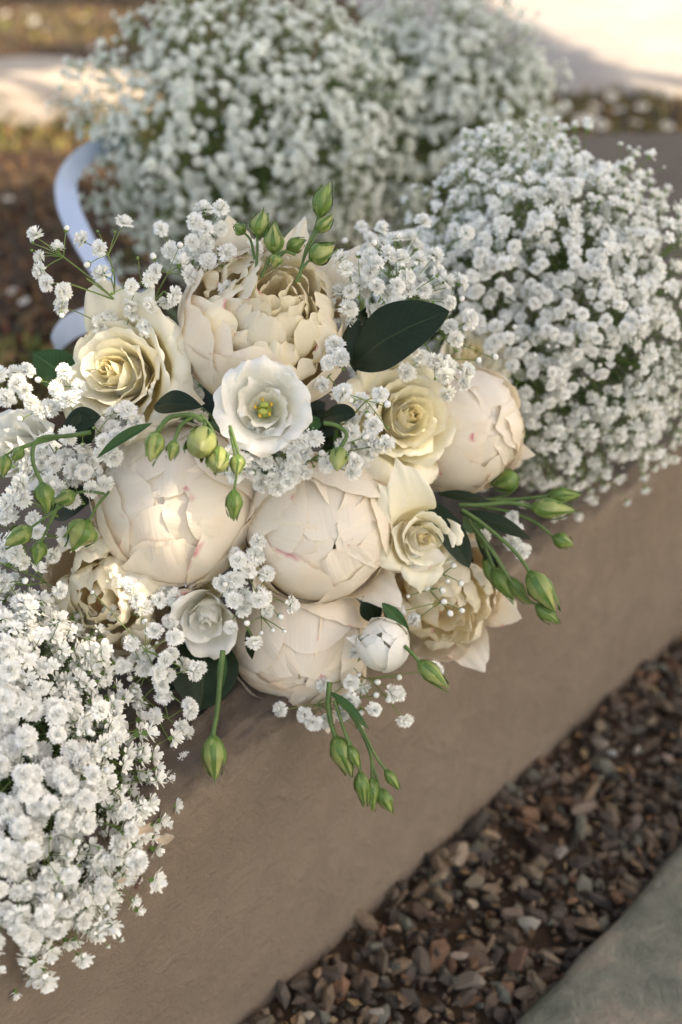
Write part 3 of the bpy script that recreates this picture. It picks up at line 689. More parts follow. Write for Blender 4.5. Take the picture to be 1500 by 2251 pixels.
for i, (x, y, s, lab, c) in enumerate(big):
    p = onplane(x, y, 0.012); S = s * (p - CAM).dot(FW) / FPX
    src = ST[i % 8]; mb = MB(); mb.v = src.v; mb.f = src.f; mb.m = src.m; mb.uv = src.uv; mb.col = [c] * len(src.v)
    m = Matrix.Translation(p) @ Matrix.Rotation(r.uniform(-1.2, 0.2) + 0.8, 4, 'Z') @ Matrix.Rotation(r.uniform(-.5, .5), 4, 'X') @ Matrix.Diagonal((S, S, S * 1.0, 1))
    obj('stone', mb.mesh('stone', [M['stone']], smooth=False, colors=True), mat=m, label=lab, category='stone', group='stones standing out of the gravel')

# planted bed behind the wall, pale path beyond
BZ = WT - 0.035
def bedz(x, y):
    return BZ + 0.010 * noise.noise(Vector((x * 3, y * 3, 0))) + 0.004 * noise.noise(Vector((x * 17, y * 17, 2)))
mb = MB(); rows = []
M['bed'] = wallmat('dry brown earth', (0.035, 0.022, 0.014), (0.07, 0.043, 0.024), (0.12, 0.075, 0.04), 14, 150)
for j in range(91):
    v = j / 90; row = []
    for i in range(81):
        a = -1.6 + 5.6 * i / 80; p0 = -0.42 if a < 0.85 else max(back_perp(a) + 0.03, -0.8) if a < 1.56 else -0.74 + (a - 1.56) * 0.9
        p = p0 + (-3.6 - p0) * v; q = wpt(a, p, 0); q.z = bedz(q.x, q.y) if v > 0 else BZ - 0.06; row.append(q)
    rows.append(row)
mb.grid(rows); obj('soil', mb.mesh('soil', [M['bed']]), kind='structure')
M['pale'] = wallmat('pale limewashed paving', (0.30, 0.275, 0.255), (0.36, 0.335, 0.315), (0.42, 0.40, 0.38), 5, 90)
ZP = WT - 0.022
edge_px = [(690, -60), (800, 20), (860, 90), (1180, 188), (1330, 196), (1460, 204), (1560, 212), (1750, 220)]
ep = [onplane(x, y, ZP) for x, y in edge_px]
mb = MB(); rows = [[], [], [], [], []]
epd = catmull(ep, 10)
for k, q in enumerate(epd):
    away = Vector((0.45 + k * 0.002, 1, 0)).normalized(); q = q + Vector((0, 0.012 * noise.noise(Vector((k * .5, 0, 0))), 0))
    rows[0].append(q - Vector((0, 0, 0.08))); rows[1].append(q - Vector((0, 0, 0.006))); rows[2].append(q + away * 0.01); rows[3].append(q + away * 1.2); rows[4].append(q + away * 9)
mb.grid(rows); obj('path', mb.mesh('path', [M['pale']]), kind='structure')
def in_path(x, y):
    q = Vector((x, y, 0)); k = min(range(len(epd)), key=lambda i: (epd[i].x - x) ** 2 + (epd[i].y - y) ** 2)
    return (q.y - epd[k].y) > 0.0 and x > epd[0].x - 0.02

# pale boulder at the upper left
M['boulder'] = wallmat('pale boulder', (0.40, 0.34, 0.28), (0.47, 0.41, 0.35), (0.54, 0.49, 0.43), 9, 120)
import bmesh
bm = bmesh.new(); bmesh.ops.create_icosphere(bm, subdivisions=5, radius=1)
for v in bm.verts:
    n_ = noise.noise(v.co * 1.3 + Vector((3, 1, 5))); v.co *= 1 + 0.22 * n_ + 0.05 * noise.noise(v.co * 5)
    if v.co.z > 0.55: v.co.z = 0.55 + (v.co.z - 0.55) * 0.3
me = bpy.data.meshes.new('boulder'); bm.to_mesh(me); bm.free(); me.materials.append(M['boulder'])
for p in me.polygons: p.use_smooth = True
bp_ = onplane(90, 262, BZ)
obj('boulder', me, mat=Matrix.Translation(bp_ + Vector((-0.02, 0.16, 0.0))) @ Matrix.Rotation(rad(-8), 4, 'Z') @ Matrix.Diagonal((0.26, 0.20, 0.105, 1)), label='pale sunlit boulder lying in the dry bed at upper left', category='boulder')

# ground cover and litter over the bed
M['cover'] = attr_mat('dry ground cover', 0.8, 0.2, 60, trans=0.25)
r = random.Random(5); out = MB(); n_ = 0
while n_ < 21000:
    if n_ % 3: q = onplane(r.uniform(-150, 1700), r.uniform(-60, 900), BZ)
    else: q = wpt(r.uniform(-1.2, 3.5), r.uniform(-3.5, -0.46), 0)
    a = (q - P0).dot(DW); p = (q - P0).dot(NW)
    bpp = back_perp(a) if a < 1.55 else -0.79 + (a - 1.55) * 0.9
    n_ += 1
    if p > bpp - 0.012 or in_path(q.x, q.y): continue
    far = min(1, max(0, (q.y - 1.9) / 0.8))
    lush = noise.noise(Vector((q.x * 2.6, q.y * 2.6, 4))) + 0.35 * far - 0.25
    if r.random() < 0.25 * (1 - far) and lush < 0: continue
    right = q.x > 0.3
    if q.x > .3 and q.y > 2.2: lush = .35
    if lush > 0.0: c = r.choice([(0.16, 0.15, 0.035), (0.22, 0.18, 0.05), (0.10, 0.13, 0.03), (0.28, 0.21, 0.08), (0.30, 0.17, 0.07)])
    else: c = r.choice([(0.12, 0.065, 0.03), (0.18, 0.10, 0.045), (0.09, 0.05, 0.03), (0.22, 0.13, 0.06), (0.08, 0.07, 0.03), (0.14, 0.055, 0.03)])
    z0 = bedz(q.x, q.y) - 0.004; hh = r.uniform(0.006, 0.022) * (1 + 1.3 * max(0, lush)); wd = r.uniform(0.002, 0.0065)
    an = r.uniform(0, 6.28); lean = Vector((math.cos(an), math.sin(an), 0)) * hh * r.uniform(0.2, 1.6); s = Vector((-math.sin(an), math.cos(an), 0)) * wd
    b0 = Vector((q.x, q.y, z0)); t = b0 + lean + Vector((0, 0, hh)); mdl = b0 + lean * 0.4 + Vector((0, 0, hh * 0.7))
    out.add([b0 - s * .4, b0 + s * .4, mdl + s, mdl - s, t], [(0, 1, 2, 3), (3, 2, 4)], 0, col=c)
obj('ground_cover', out.mesh('ground_cover', [M['cover']], smooth=False, colors=True), kind='stuff')

# daisies in the bed
M['ray'] = simple('daisy ray', (0.80, 0.76, 0.68), (0.72, 0.66, 0.56), 100, 0.6, trans=0.2)
M['disc'] = simple('daisy disc', (0.10, 0.07, 0.03), (0.30, 0.18, 0.04), 500, 0.8)
def daisy(px, py, lab, s=0.012, grp='small daisies in the dry bed', h=0.03, tilt=None):
    q = onplane(px, py, BZ + h); root = thing('daisy', lab, 'daisy', Vector((q.x, q.y, bedz(q.x, q.y))), grp)
    mt = Matrix.Translation(root.location); reg(root, mt)
    r = random.Random(px * 7 + py)
    nrm = (Vector((r.uniform(-.4, .4), r.uniform(-.7, .1), 1))).normalized(); fr = nrm.to_track_quat('Z', 'Y').to_matrix().to_4x4()
    mw = Matrix.Translation(q) @ fr; mb = MB(); n = 13
    for k in range(n):
        a = 2 * math.pi * k / n + r.uniform(-.08, .08); L = s * r.uniform(.85, 1.1); rows = []
        for j, (v, wq) in enumerate(((.25, .09), (.55, .19), (.85, .18), (1.0, .07))):
            z = s * (0.10 * math.sin(v * 3)) * r.uniform(.5, 1.2)
            rows.append([(math.cos(a) * L * v - math.sin(a) * s * wq * u, math.sin(a) * L * v + math.cos(a) * s * wq * u, z) for u in (-1, 0, 1)])
        mb.grid(rows)
    child('ray_petals', mb.mesh('ray_petals', [M['ray']]), root, mw)
    mb = MB(); mb.grid([[(s * .34 * math.cos(t) * math.cos(b), s * .34 * math.cos(t) * math.sin(b), s * .2 * math.sin(t) + s * 0.02) for b in [2 * math.pi * k / 10 for k in range(10)]] for t in (0, .5, 1.0, 1.5)], closed=True)
    child('disc', mb.mesh('disc', [M['disc']]), root, mw)
    mb = MB(); mb.tube([root.location - Vector((0, 0, .003)), (root.location + q) / 2 + Vector((.003, 0, 0)), q - nrm * 0.0005], 0.0006, 0.0005, 5, sub=3)
    child('stem', mb.mesh('stem', [M['stem']]), root, Matrix.Identity(4))
LG = 'daisies in shade by the blue ribbon'
daisy(28, 640, 'upper of two greyish daisies in shade left of the rose', 0.0085, LG, 0.01)
daisy(52, 662, 'lower of two greyish daisies in shade left of the rose', 0.0085, LG, 0.01)
daisy(18, 436, 'lone shaded daisy at the left edge beside the ribbon', 0.0085, LG, 0.01)
for (x, y, l) in [(75, 45, 'white daisy above the boulder, topmost left'), (100, 60, 'daisy touching its neighbour above the boulder'), (62, 22, 'daisy at the top edge in the left corner'),
                  (185, 38, 'pale daisy at the top between grass tufts'), (10, 30, 'daisy cut by the top left corner'), (205, 105, 'daisy just above the right end of the boulder'), (335, 22, 'cream daisy behind the rear bouquet at the top')]:
    daisy(x, y, l, 0.013, 'daisies above the pale boulder')
for (x, y, l) in [(1240, 236, 'leftmost daisy of the row behind the wall'), (1275, 262, 'low daisy against the wall top, second from left'), (1310, 232, 'daisy in the middle left of the row behind the wall'),
                  (1345, 212, 'taller daisy before the shaded path'), (1362, 240, 'daisy in the centre of the row behind the wall'), (1398, 268, 'low daisy against the wall top, right of centre'),
                  (1412, 234, 'bright daisy right of the row centre'), (1322, 274, 'daisy nearest the wall in the row centre'), (1468, 276, 'large bright daisy at the right end of the row'), (1300, 255, 'pale daisy half hidden in yellow grass'),
                  (1490, 110, 'cream daisy at the right edge before the sunlit path')]:
    daisy(x, y, l, 0.0135, 'daisies in the strip behind the wall', 0.03)

# unseen shade tree added to block the sun, crown culled to shape the shade
def added_shade_tree():
    Hc = 3.4
    loc = Vector((4.2, 1.2, 0)); root = thing('added_shade_tree', 'broad leafy tree added outside the picture, its crown shaped to shade the wall', 'tree', loc); reg(root, Matrix.Translation(loc))
    mb = MB(); top = Vector((2.9, 2.7, 2.9)) + Vector((0, 0, 0))
    mb.tube([loc - Vector((0, 0, .3)), loc + Vector((-.1, 0, 1.2)), loc + Vector((-.3, -.1, 2.6))], 0.16, 0.11, 10, sub=4)
    j = loc + Vector((-.3, -.1, 2.6)); r = random.Random(3)
    for k in range(9):
        e = Vector((r.uniform(1.0, 4), r.uniform(-1.0, 4), Hc + r.uniform(0, .6))); mb.tube([j, j.lerp(e, .5) + Vector((0, 0, .35)), e], 0.06, 0.012, 6, sub=4)
    M['bark'] = simple('bark', (0.10, 0.075, 0.05), (0.16, 0.12, 0.085), 12, 0.9, bmp=0.8)
    child('added_trunk', mb.mesh('added_trunk', [M['bark']]), root, Matrix.Identity(4))
    M['added_crown'] = simple('added tree leaf', (0.05, 0.09, 0.025), (0.08, 0.13, 0.035), 8, 0.5, trans=0.3)
    out = MB(); cnt = 0
    # sun line across the pale path and the gaps that let the sun through (points on the bed plane, radius)
    holes = [(onplane(110, 200, WT + .05), 0.34), (onplane(0, 60, BZ), 0.42)]
    l0 = onplane(1075, 0, ZP); l1 = onplane(1455, 190, ZP); ld = (l1 - l0).normalized()
    cells = [(x, y) for x in np.arange(-1.4, 1.45, 0.056) for y in np.arange(-0.6, 4.5, 0.056)] * 4
    for cx_, cy_ in cells:
        # choose where its shadow falls, then lift it along the sun direction into the crown
        s = Vector((cx_ + r.uniform(-.03, .03), cy_ + r.uniform(-.03, .03), WT))
        side = (s.x - l0.x) * ld.y - (s.y - l0.y) * ld.x
        if side < -0.0 + 0.03 * noise.noise(s * 6) and False: continue
        if ((s - l0).cross(ld)).z > 0 and False: continue
        # beyond the line (away from the camera) stays sunlit
        nrm = Vector((-ld.y, ld.x, 0)); nrm = nrm if nrm.y > 0 else -nrm
        if (s - l0).dot(nrm) > -0.03 and s.x > 0.1: continue
        if any((Vector((s.x, s.y)) - Vector((h.x, h.y))).length < R_ * (1 + 0.35 * noise.noise(s * 5)) for h, R_ in holes): continue
        if any((Vector((s.x, s.y)) - Vector((h.x, h.y))).length < R_ for h, R_ in DAPPLE): continue
        c = s + SUNV * ((Hc + r.uniform(-.25, .9) - WT) / SUNV.z)
        t = Vector((r.gauss(0, 1), r.gauss(0, 1), r.gauss(0, .4))).normalized(); n_ = (SUNV + Vector((r.gauss(0, .5), r.gauss(0, .5), r.gauss(0, .5)))).normalized()
        t = (t - n_ * t.dot(n_)).normalized(); b = n_.cross(t); L = r.uniform(.05, .085)
        out.add([c - t * L, c + b * L * .5 - t * L * .2, c + t * L, c - b * L * .5 - t * L * .2], [(0, 1, 2, 3)]); cnt += 1
    child('added_crown', out.mesh('added_crown', [M['added_crown']], smooth=False), root, Matrix.Identity(4), kind='stuff')
DAPPLE = []  # gaps cut in the added crown to drop sun spots on chosen flowers
for x_, y_, d_, r_ in ((790, 1090, .82, .042), (400, 1010, .80, .044), (135, 880, .83, .05), (60, 1450, .80, .034), (150, 1700, .79, .034), (30, 1950, .76, .03), (30, 950, .86, .04), (560, 880, .79, .04), (500, 620, .83, .04), (900, 860, .87, .035), (1030, 880, .88, .036)):
    q_ = W(x_, y_, d_); q_ = q_ - SUNV * ((q_.z - WT) / SUNV.z); DAPPLE.append((q_, r_))
added_shade_tree()

# ================================================================== GYPSOPHILA BOUQUETS
def camel(cx, cy, d, rx, ry, rz):
    c = W(cx, cy, d); return c, (RX * rx * d / FPX, UP * ry * d / FPX, -FW * rz)
def gyp(label, cx, cy, d, rx, ry, rz, ncl, per, R, seed, base, **kw):
    c, ax = camel(cx, cy, d, rx, ry, rz)
    root = thing('gypsophila_bouquet', label, 'bouquet', base, "bunches of baby's breath on the wall"); reg(root, Matrix.Translation(base))
    if 'axes' in kw: ax = kw.pop('axes')
    gyp_cloud(root, c, ax, ncl, per, R, seed, basept=base + Vector((0, 0, 0.02)), **kw)
    return root
WZ = WT + 0.006
# rear left
g1 = gyp("large blurred bunch of baby's breath at the back left, tied with pale blue ribbon", 535, 312, 1.46, 380, 335, 0.17, 800, 3.9, 0.0049, 21, onplane(500, 520, WT - .01), minz=WZ - .03, vis=-0.1, clump=.075, green=True, lumps=.2, foliage=4200)
g2 = gyp("blurred greenish bunch of baby's breath at the back right, before the shaded path", 965, 285, 1.60, 275, 310, 0.16, 600, 3.9, 0.0050, 22, onplane(985, 470, WT), minz=WZ - .03, vis=-0.1, clump=.08, green=True, lumps=.2, foliage=4200)
g3 = gyp("round bunch of baby's breath on the wall right of the bridal bouquet", 1180, 715, 1.12, 428, 395, 0.13, 760, 3.9, 0.0049, 23, onplane(1130, 900, WT), minz=WZ - .02, vis=-0.1, clump=.075, lumps=.16, foliage=4200)
a_ = W(45, 2060, .77); b_ = W(-130, 1150, .885)
g4 = gyp("near bunch of baby's breath with sharp florets in the lower left corner", -25, 1640, .835, 300, 400, .08, 440, 3.6, 0.0060, 24, onplane(-150, 1500, WT), minz=None, vis=-0.15, clump=.15,
         axes=(RX * 0.098, (b_ - a_) * 0.5, -FW * 0.07 + Vector((0, 0, .02))), foliage=2200)

# ribbon of the rear left bunch
M['ribbon'] = simple('blue satin ribbon', (0.45, 0.57, 0.76), (0.50, 0.61, 0.80), 30, 0.35, trans=0.1)
def ribbon(parent, pts, wd, name='ribbon', seed=0):
    P = catmull([W(*p[:3]) for p in pts], 8); tw = [p[3] for p in pts]; rows = []
    for i, p in enumerate(P):
        t = i / (len(P) - 1) * (len(tw) - 1); k = min(int(t), len(tw) - 2); a = rad(tw[k] + (tw[k + 1] - tw[k]) * (t - k))
        d = (P[min(i + 1, len(P) - 1)] - P[max(i - 1, 0)]).normalized(); v = (CAM - p).normalized(); s = d.cross(v).normalized(); n_ = s.cross(d)
        q = s * math.cos(a) + n_ * math.sin(a)
        rows.append([p + q * wd * u + n_ * 0.0003 * (1 - u * u) for u in (-1, -.5, 0, .5, 1)])
    mb = MB(); mb.grid(rows); child(name, mb.mesh(name, [M['ribbon']]), parent, Matrix.Identity(4))
ribbon(g1, [(300, 300, 1.42, 70), (205, 330, 1.38, 30), (152, 385, 1.34, 20), (150, 450, 1.31, 5), (185, 530, 1.28, 25), (225, 600, 1.26, 30), (265, 680, 1.25, 50), (300, 740, 1.25, 70)], 0.0115)
ribbon(g1, [(330, 660, 1.22, 20), (265, 682, 1.20, 15), (200, 700, 1.18, 5), (150, 722, 1.16, 25), (118, 760, 1.15, 60)], 0.0115)

# ================================================================== BRIDAL BOUQUET
bb = Vector(onplane(560, 1250, WT)); bq = thing('bridal_bouquet', 'bridal bouquet of cream peonies and roses with green buds at the wall edge', 'bouquet', bb); reg(bq, Matrix.Translation(bb))
I4 = Matrix.Identity(4)
# --- peonies
peony(bq, 585, 722, .835, (0.25, 0.42, 1), 186, 'peony', 'open', 3, label='ruffled open peony at the top of the bouquet, pink flecks on its petals', fluff=32, open_=-0.6,
      guards=[(120, 110, 0.35, 0.42, 0.25), (75, 112, .30, .32, .25), (40, 105, .45, .35, .3), (205, 118, .2, .8, .0), (245, 116, .2, .8, .0), (165, 122, .1, .7, .0)])
peony(bq, 385, 1110, .845, (-0.10, 0.06, 1), 180, 'peony', 'ball', 12, label='closed ball peony below the white lisianthus, green buds hanging before it', open_=.2, guards=[(215, 95, .1, .6, .05), (275, 100, .15, .7, .08)])
peony(bq, 702, 1165, .85, (0.22, -0.20, 1), 164, 'peony', 'ball', 18, label='round blush peony in the bouquet centre with a small amber opening', open_=.22, guards=[(-12, 92, .75, .45, .45), (-45, 95, .6, .4, .3), (215, 100, .4, .45, .2)])
peony(bq, 1005, 945, .92, (0.55, 0.0, 1), 138, 'peony', 'ball', 25, label='tight round blush peony behind the right rose', fluff=6, guards=[(-20, 100, .3, .5, .1)], sq=1.15)
peony(bq, 255, 1300, .86, (-0.1, -0.15, 1), 156, 'peony_warm', 'open', 31, label='warm yellow peony with pink edged petals beside the near gypsophila', fluff=22)
peony(bq, 660, 1415, .89, (0.1, -0.75, 1), 158, 'peony_warm', 'ball', 44, label='peach peony at the bottom of the bouquet, facing down', open_=0.0, guards=[(250, 90, .55, .5, .2), (285, 92, .5, .5, .2), (225, 90, .6, .4, .35)], sq=.85)
peony(bq, 955, 1300, .915, (0.25, -0.35, 1), 142, 'peony', 'open', 53, label='blush peony with a pinkish heart at the lower right', fluff=20, guards=[(-60, 95, .5, .5, .3), (-15, 95, .5, .5, .2)])
# --- roses
rose(bq, 245, 815, .84, (-0.28, 0.05, 1), 165, 'rose', 32, 4, inner=.045, closed=.15, flare=.6, label='wide open pale yellow rose at the left of the bouquet', guards=[(60, 1.15, .10, .6, .1), (20, 1.2, -.15, .6, .15), (95, 1.25, .2, .45, .1), (215, 1.1, -.3, .6, .2), (275, 1.1, -.3, .6, .2), (-20, 1.2, -.3, .6, .1)])
rose(bq, 905, 915, .875, (0.25, 0.05, 1), 150, 'rose_green', 26, 6, inner=.05, closed=.15, label='pale rose with pointed curled petals right of the white lisianthus', flare=.6, guards=[(125, 1.35, .1, .38, .1), (165, 1.2, -.1, .5, .15), (95, 1.1, 0, .5, .2), (235, 1.25, -.1, .5, .1), (280, 1.2, -.1, .4, .15)])
rose(bq, 932, 1185, .865, (0.2, -0.05, 1), 94, 'rose_green', 16, 8, label='small pale yellow rose beside the dark leaves', flare=.7, guards=[(130, 1.6, 0.1, .55, .1), (110, 1.9, 0.2, .6, .1), (270, 1.25, -.2, .6, .1), (-10, 1.1, -.2, .6, .1), (205, 1.3, -.2, .5, .1)])
rose(bq, 1040, 775, .99, (0.35, 0.3, 1), 100, 'rose', 16, 14, label='soft yellow rose half hidden behind the gypsophila at the right', flare=.3, guards=[(20, 1.1, -.2, .7, .1), (-30, 1.2, -.3, .8, .1), (70, 1.1, -.1, .7, .1)])
rose(bq, 425, 1298, .90, (0, -0.1, 1), 84, 'rose', 12, 15, label='pale yellow rose mostly hidden above the lower lisianthus')
rose(bq, 25, 985, .87, (-0.5, 0.1, 1), 110, 'lisianthus', 14, 16, label='white bloom with broad flat petals at the left frame edge', flare=.8, name='lisianthus', guards=[(45, 1.1, .1, .5, .1), (0, 1.1, -.1, .5, .1), (-50, 1.1, .1, .5, .1)])
# fillers deep in the bouquet
rose(bq, 880, 1090, .90, (-.1, .2, 1), 62, 'rose_green', 10, 19, label='pale rose bud petals between the right rose and the small rose', flare=.8)
# --- lisianthus
def lisianthus(px, py, d, axis, rpx, seed, label, open_=True, n_in=6):
    r = random.Random(seed); R = rpx * d / FPX; J = lambda a: r.uniform(-a, a)
    mw = Matrix.Translation(W(px, py, d + R * 0.35)) @ frame(camdir(*axis), r.uniform(0, 6))
    c = core('lisianthus', bq, mw, R * 0.16, [M['stigma'], M['sepal']], zc=-3.0, label=label)
    for k in range(6):
        az = 2 * math.pi * k / 6 + J(.3)
        rows = petal([(.08 * R, -.75 * R), (.36 * R, -.48 * R), (.64 * R, -.05 * R), (.84 * R, .14 * R), (1.0 * R, .10 * R + J(.10) * R)], R * .80, .8 * R, 1.2 * R, az, tr=.24 + J(.05), tp=2.2, shear=.06 * R, roll=R * (.08 + J(.05)), ruf=R * .14, rf=3.0, seed=seed + k * 2, wbase=.4, nu=19, nv=17)
        petal_obj(c, mw, 'petal', rows, M['lisianthus'])
    for k in range(n_in):
        az = 2.4 * k + J(.2); q = R * (.25 + .065 * k)
        rows = petal([(.08 * R, -.7 * R), (q * .8, -.4 * R), (q * 1.1, 0), (q * (1.0 + .25 * k / n_in), .22 * R - .02 * k * R)], q * 1.45, q * 1.1, q * 1.35, az, tr=.30, tp=1.6, shear=.09 * R, roll=R * .09, ruf=R * .09, rf=3.2, seed=seed * 2 + k * 2, wbase=.45, nu=17, nv=15)
        petal_obj(c, mw, 'petal', rows, M['lisianthus'])
    mb = MB(); mb.tube([(0, 0, -.55 * R), (0, 0, -.2 * R)], .06 * R, .05 * R, 8)
    for s_ in (-1, 1): mb.grid([[(s_ * .07 * R + .07 * R * math.sin(t) * math.cos(b), .10 * R * math.sin(t) * math.sin(b), -.13 * R - .07 * R * math.cos(t)) for b in [k * math.pi / 4 for k in range(8)]] for t in [k * math.pi / 5 for k in range(6)]], closed=True)
    child('stigma', mb.mesh('stigma', [M['stigma']]), c, mw)
    for k in range(5):
        a = 2 * math.pi * k / 5 + .3; mb = MB(); e = Vector((.17 * R * math.cos(a), .17 * R * math.sin(a), -.17 * R))
        mb.tube([(0.03 * R, 0, -.55 * R), e * 0.8 + Vector((0, 0, -.15 * R)), e], .012 * R, .012 * R, 5)
        mb.tube([e - Vector((.03 * R, 0, 0)), e, e + Vector((.03 * R, .03 * R, .02 * R))], .025 * R, .03 * R, 6)
        child('stamen', mb.mesh('stamen', [M['yellow']]), c, mw)
lisianthus(580, 895, .80, (0.02, 0.05, 1), 113, 3, 'fully open white lisianthus in front of the top peony, amber stamens inside')
rose(bq, 452, 1368, .855, (-0.05, -0.45, 1), 98, 'lisianthus', 13, 8, label='folded white lisianthus at the bottom of the bouquet', name='lisianthus', inner=.10, outer=.7, flare=.8, lift=.25, drop=.25, rollk=.05, ruf=.05)
peony(bq, 843, 1418, .86, (-.25, .55, 1), 56, 'lisianthus', 'ball', 33, label='half closed white lisianthus hanging at the lower right', name='lisianthus', fluff=9, open_=-.2, sq=1.12, lay=[(3, 1.05, 135, 1.15, .03), (3, 1.0, 162, 1.05, .03), (3, .93, 176, .9, .03)], guards=[(170, 100, .25, .4, .3)])

# --- buds: base, tip, width px, depth, stem points
B = lambda *a, **k: bud(bq, *a, **k)
B((700, 474), (724, 400), 42, .84, mat='bud_dark', stem=[(690, 510), (672, 550), (660, 610)], sepal_out=.7, label='tallest green bud above the top peony')
B((698, 508), (732, 472), 32, .84, mat='bud', stem=[(688, 530), (668, 570), (655, 620)])
B((566, 518), (580, 462), 45, .835, stem=[(566, 550), (562, 600)], round_=False)
B((604, 556), (602, 490), 44, .83, stem=[(590, 572), (575, 610)])
B((538, 512), (516, 492), 30, .84, mat='bud_dark', stem=[(552, 530), (560, 570)])
B((632, 548), (672, 526), 34, .845, mat='bud_dark', stem=[(620, 560), (600, 580)])
B((682, 570), (736, 540), 48, .83, stem=[(665, 590), (650, 620)])
B((610, 560), (600, 588), 32, .82, stem=[(625, 552), (650, 560)])
# foreground buds over the left peony
fg = .765
B((346, 950), (330, 1016), 44, fg, .76, stem=[(372, 918), (420, 912), (445, 925)], stem_w=11, label='out of focus green bud hanging before the closed ball peony')
B((384, 968), (374, 1014), 28, fg, .765, stem=[(398, 935), (425, 915)], stem_w=8)
B((446, 955), (440, 990), 64, .79, .755, round_=True, stem=[(450, 925), (440, 912)], stem_w=9)
B((478, 990), (480, 1030), 48, .785, .755, round_=True, stem=[(470, 950), (450, 920)])
B((524, 1000), (520, 1046), 34, .77, .765, stem=[(518, 975), (505, 935)], stem_w=7)
B((515, 1078), (514, 1146), 38, .785, .785, mat='bud_dark', stem=[(520, 1040), (516, 1000), (505, 945)], sepal_out=.3)
B((748, 985), (740, 1036), 42, .80, .79, stem=[(762, 955), (740, 935), (712, 930)], stem_w=9, round_=False, sepal_len=.6, label='single pale bud hooked over the central peony')
# left side
B((92, 1062), (106, 1126), 44, .80, stem=[(72, 1010), (85, 965), (150, 958), (200, 950)], stem_w=9, mat='bud_dark', label='green bud on a hooked stem at the left')
B((195, 1145), (158, 1205), 66, .83, stem=[(215, 1110), (240, 1080)], label='fat pale green bud beside the ball peony', sepal_out=.8)
B((165, 1085), (118, 1105), 36, .835, stem=[(190, 1080), (230, 1085)])
B((90, 1190), (78, 1240), 36, .82, stem=[(110, 1150), (130, 1110)], mat='bud_dark')
B((68, 1160), (10, 1200), 42, .81, stem=[(110, 1130), (140, 1110)])
B((14, 1000), (4, 1048), 32, .80, stem=[(40, 985), (100, 965), (150, 956)], mat='bud')
B((50, 985), (26, 1012), 26, .80, stem=[(80, 975), (130, 962)], mat='bud_dark', sepal_out=1.2)
# bottom
B((468, 1618), (473, 1716), 50, .84, stem=[(478, 1560), (484, 1490), (490, 1430)], stem_w=11, label='long stemmed green bud hanging over the wall edge', sepal_out=.5)
B((922, 1455), (984, 1512), 42, .86, stem=[(905, 1435), (890, 1420)], stem_w=8, label='pale green bud pointing right under the half closed lisianthus')
B((738, 1620), (772, 1706), 50, .885, stem=[(728, 1590), (722, 1545), (725, 1500)], stem_w=11, mat='bud')
B((792, 1698), (802, 1772), 34, .885, mat='bud_dark', stem=[(782, 1660), (755, 1600), (738, 1540)], stem_w=7)
B((818, 1710), (820, 1785), 30, .89, mat='bud_dark', stem=[(815, 1660), (790, 1600), (750, 1540)], stem_w=7)
B((836, 1735), (862, 1788), 30, .89, mat='bud_dark', stem=[(822, 1690), (800, 1610), (750, 1540)], stem_w=6)
B((848, 1693), (878, 1736), 24, .885, mat='bud_dark', stem=[(825, 1660), (795, 1600), (750, 1530)], stem_w=6)
B((768, 1640), (790, 1690), 26, .88, mat='bud_dark', stem=[(755, 1600), (735, 1540)], stem_w=6)
# right side
B((1170, 1115), (1264, 1122), 44, .915, stem=[(1120, 1105), (1060, 1110), (1010, 1110)], stem_w=9, label='longest green bud pointing right past the wall')
B((1205, 1090), (1278, 1088), 34, .93, mat='bud_dark', stem=[(1130, 1098), (1060, 1098), (1000, 1095)], stem_w=8)
B((1216, 1180), (1262, 1200), 34, .93, mat='bud_dark', stem=[(1180, 1150), (1120, 1125), (1060, 1115)], stem_w=6)
B((1165, 1258), (1222, 1346), 54, .90, stem=[(1150, 1235), (1120, 1200), (1060, 1150), (1015, 1120)], stem_w=8, label='largest green bud at the right of the bouquet, pointing down')
B((1180, 1330), (1230, 1372), 34, .905, mat='bud_dark', stem=[(1140, 1300), (1080, 1210), (1035, 1150)], stem_w=6)
B((1086, 1248), (1130, 1320), 40, .915, mat='bud_dark', stem=[(1070, 1210), (1040, 1150)], stem_w=7)
B((1066, 1225), (1098, 1300), 30, .92, mat='bud_dark', stem=[(1055, 1190), (1030, 1140)], stem_w=7)
B((1120, 1270), (1165, 1330), 30, .91, mat='bud_dark', stem=[(1090, 1220), (1040, 1150)], stem_w=7)
B((1140, 1048), (1085, 1068), 52, .95, stem=[(1120, 1085), (1060, 1100)], mat='bud_dark')

# --- leaves: base, tip, width
Lf = lambda *a, **k: leaf(bq, *a, **k)
Lf((775, 806), (988, 684), 150, .845, .81, face=(-.15, .45, 1), fold=.12, bend=.10, wm=.46, label='large dark glossy leaf above the right rose', tipw=1.9)
Lf((782, 818), (788, 700), 46, .85, .85, face=(-.3, 0, 1), fold=.3, mat='leaf', wm=.5)
Lf((755, 800), (815, 668), 60, .87, .87, face=(.3, .2, 1), mat='leaf')
Lf((703, 925), (782, 912), 52, .82, .80, face=(0, .5, 1), mat='leaf', wm=.6, tipw=2.6)
Lf((706, 922), (660, 948), 36, .82, .81, mat='leaf_green', face=(0, .2, 1))
Lf((338, 893), (446, 895), 62, .845, .825, face=(0, .5, 1), mat='leaf')
Lf((222, 915), (135, 942), 60, .835, .84, face=(0, .4, 1), mat='leaf')
Lf((175, 905), (190, 990), 60, .835, .84, face=(0, .1, 1), mat='leaf')
Lf((175, 850), (72, 775), 90, .90, .90, face=(-.2, .3, 1), mat='leaf_green')
Lf((335, 930), (212, 1008), 26, .82, .815, face=(.2, .6, 1), mat='leaf_green', fold=.5)
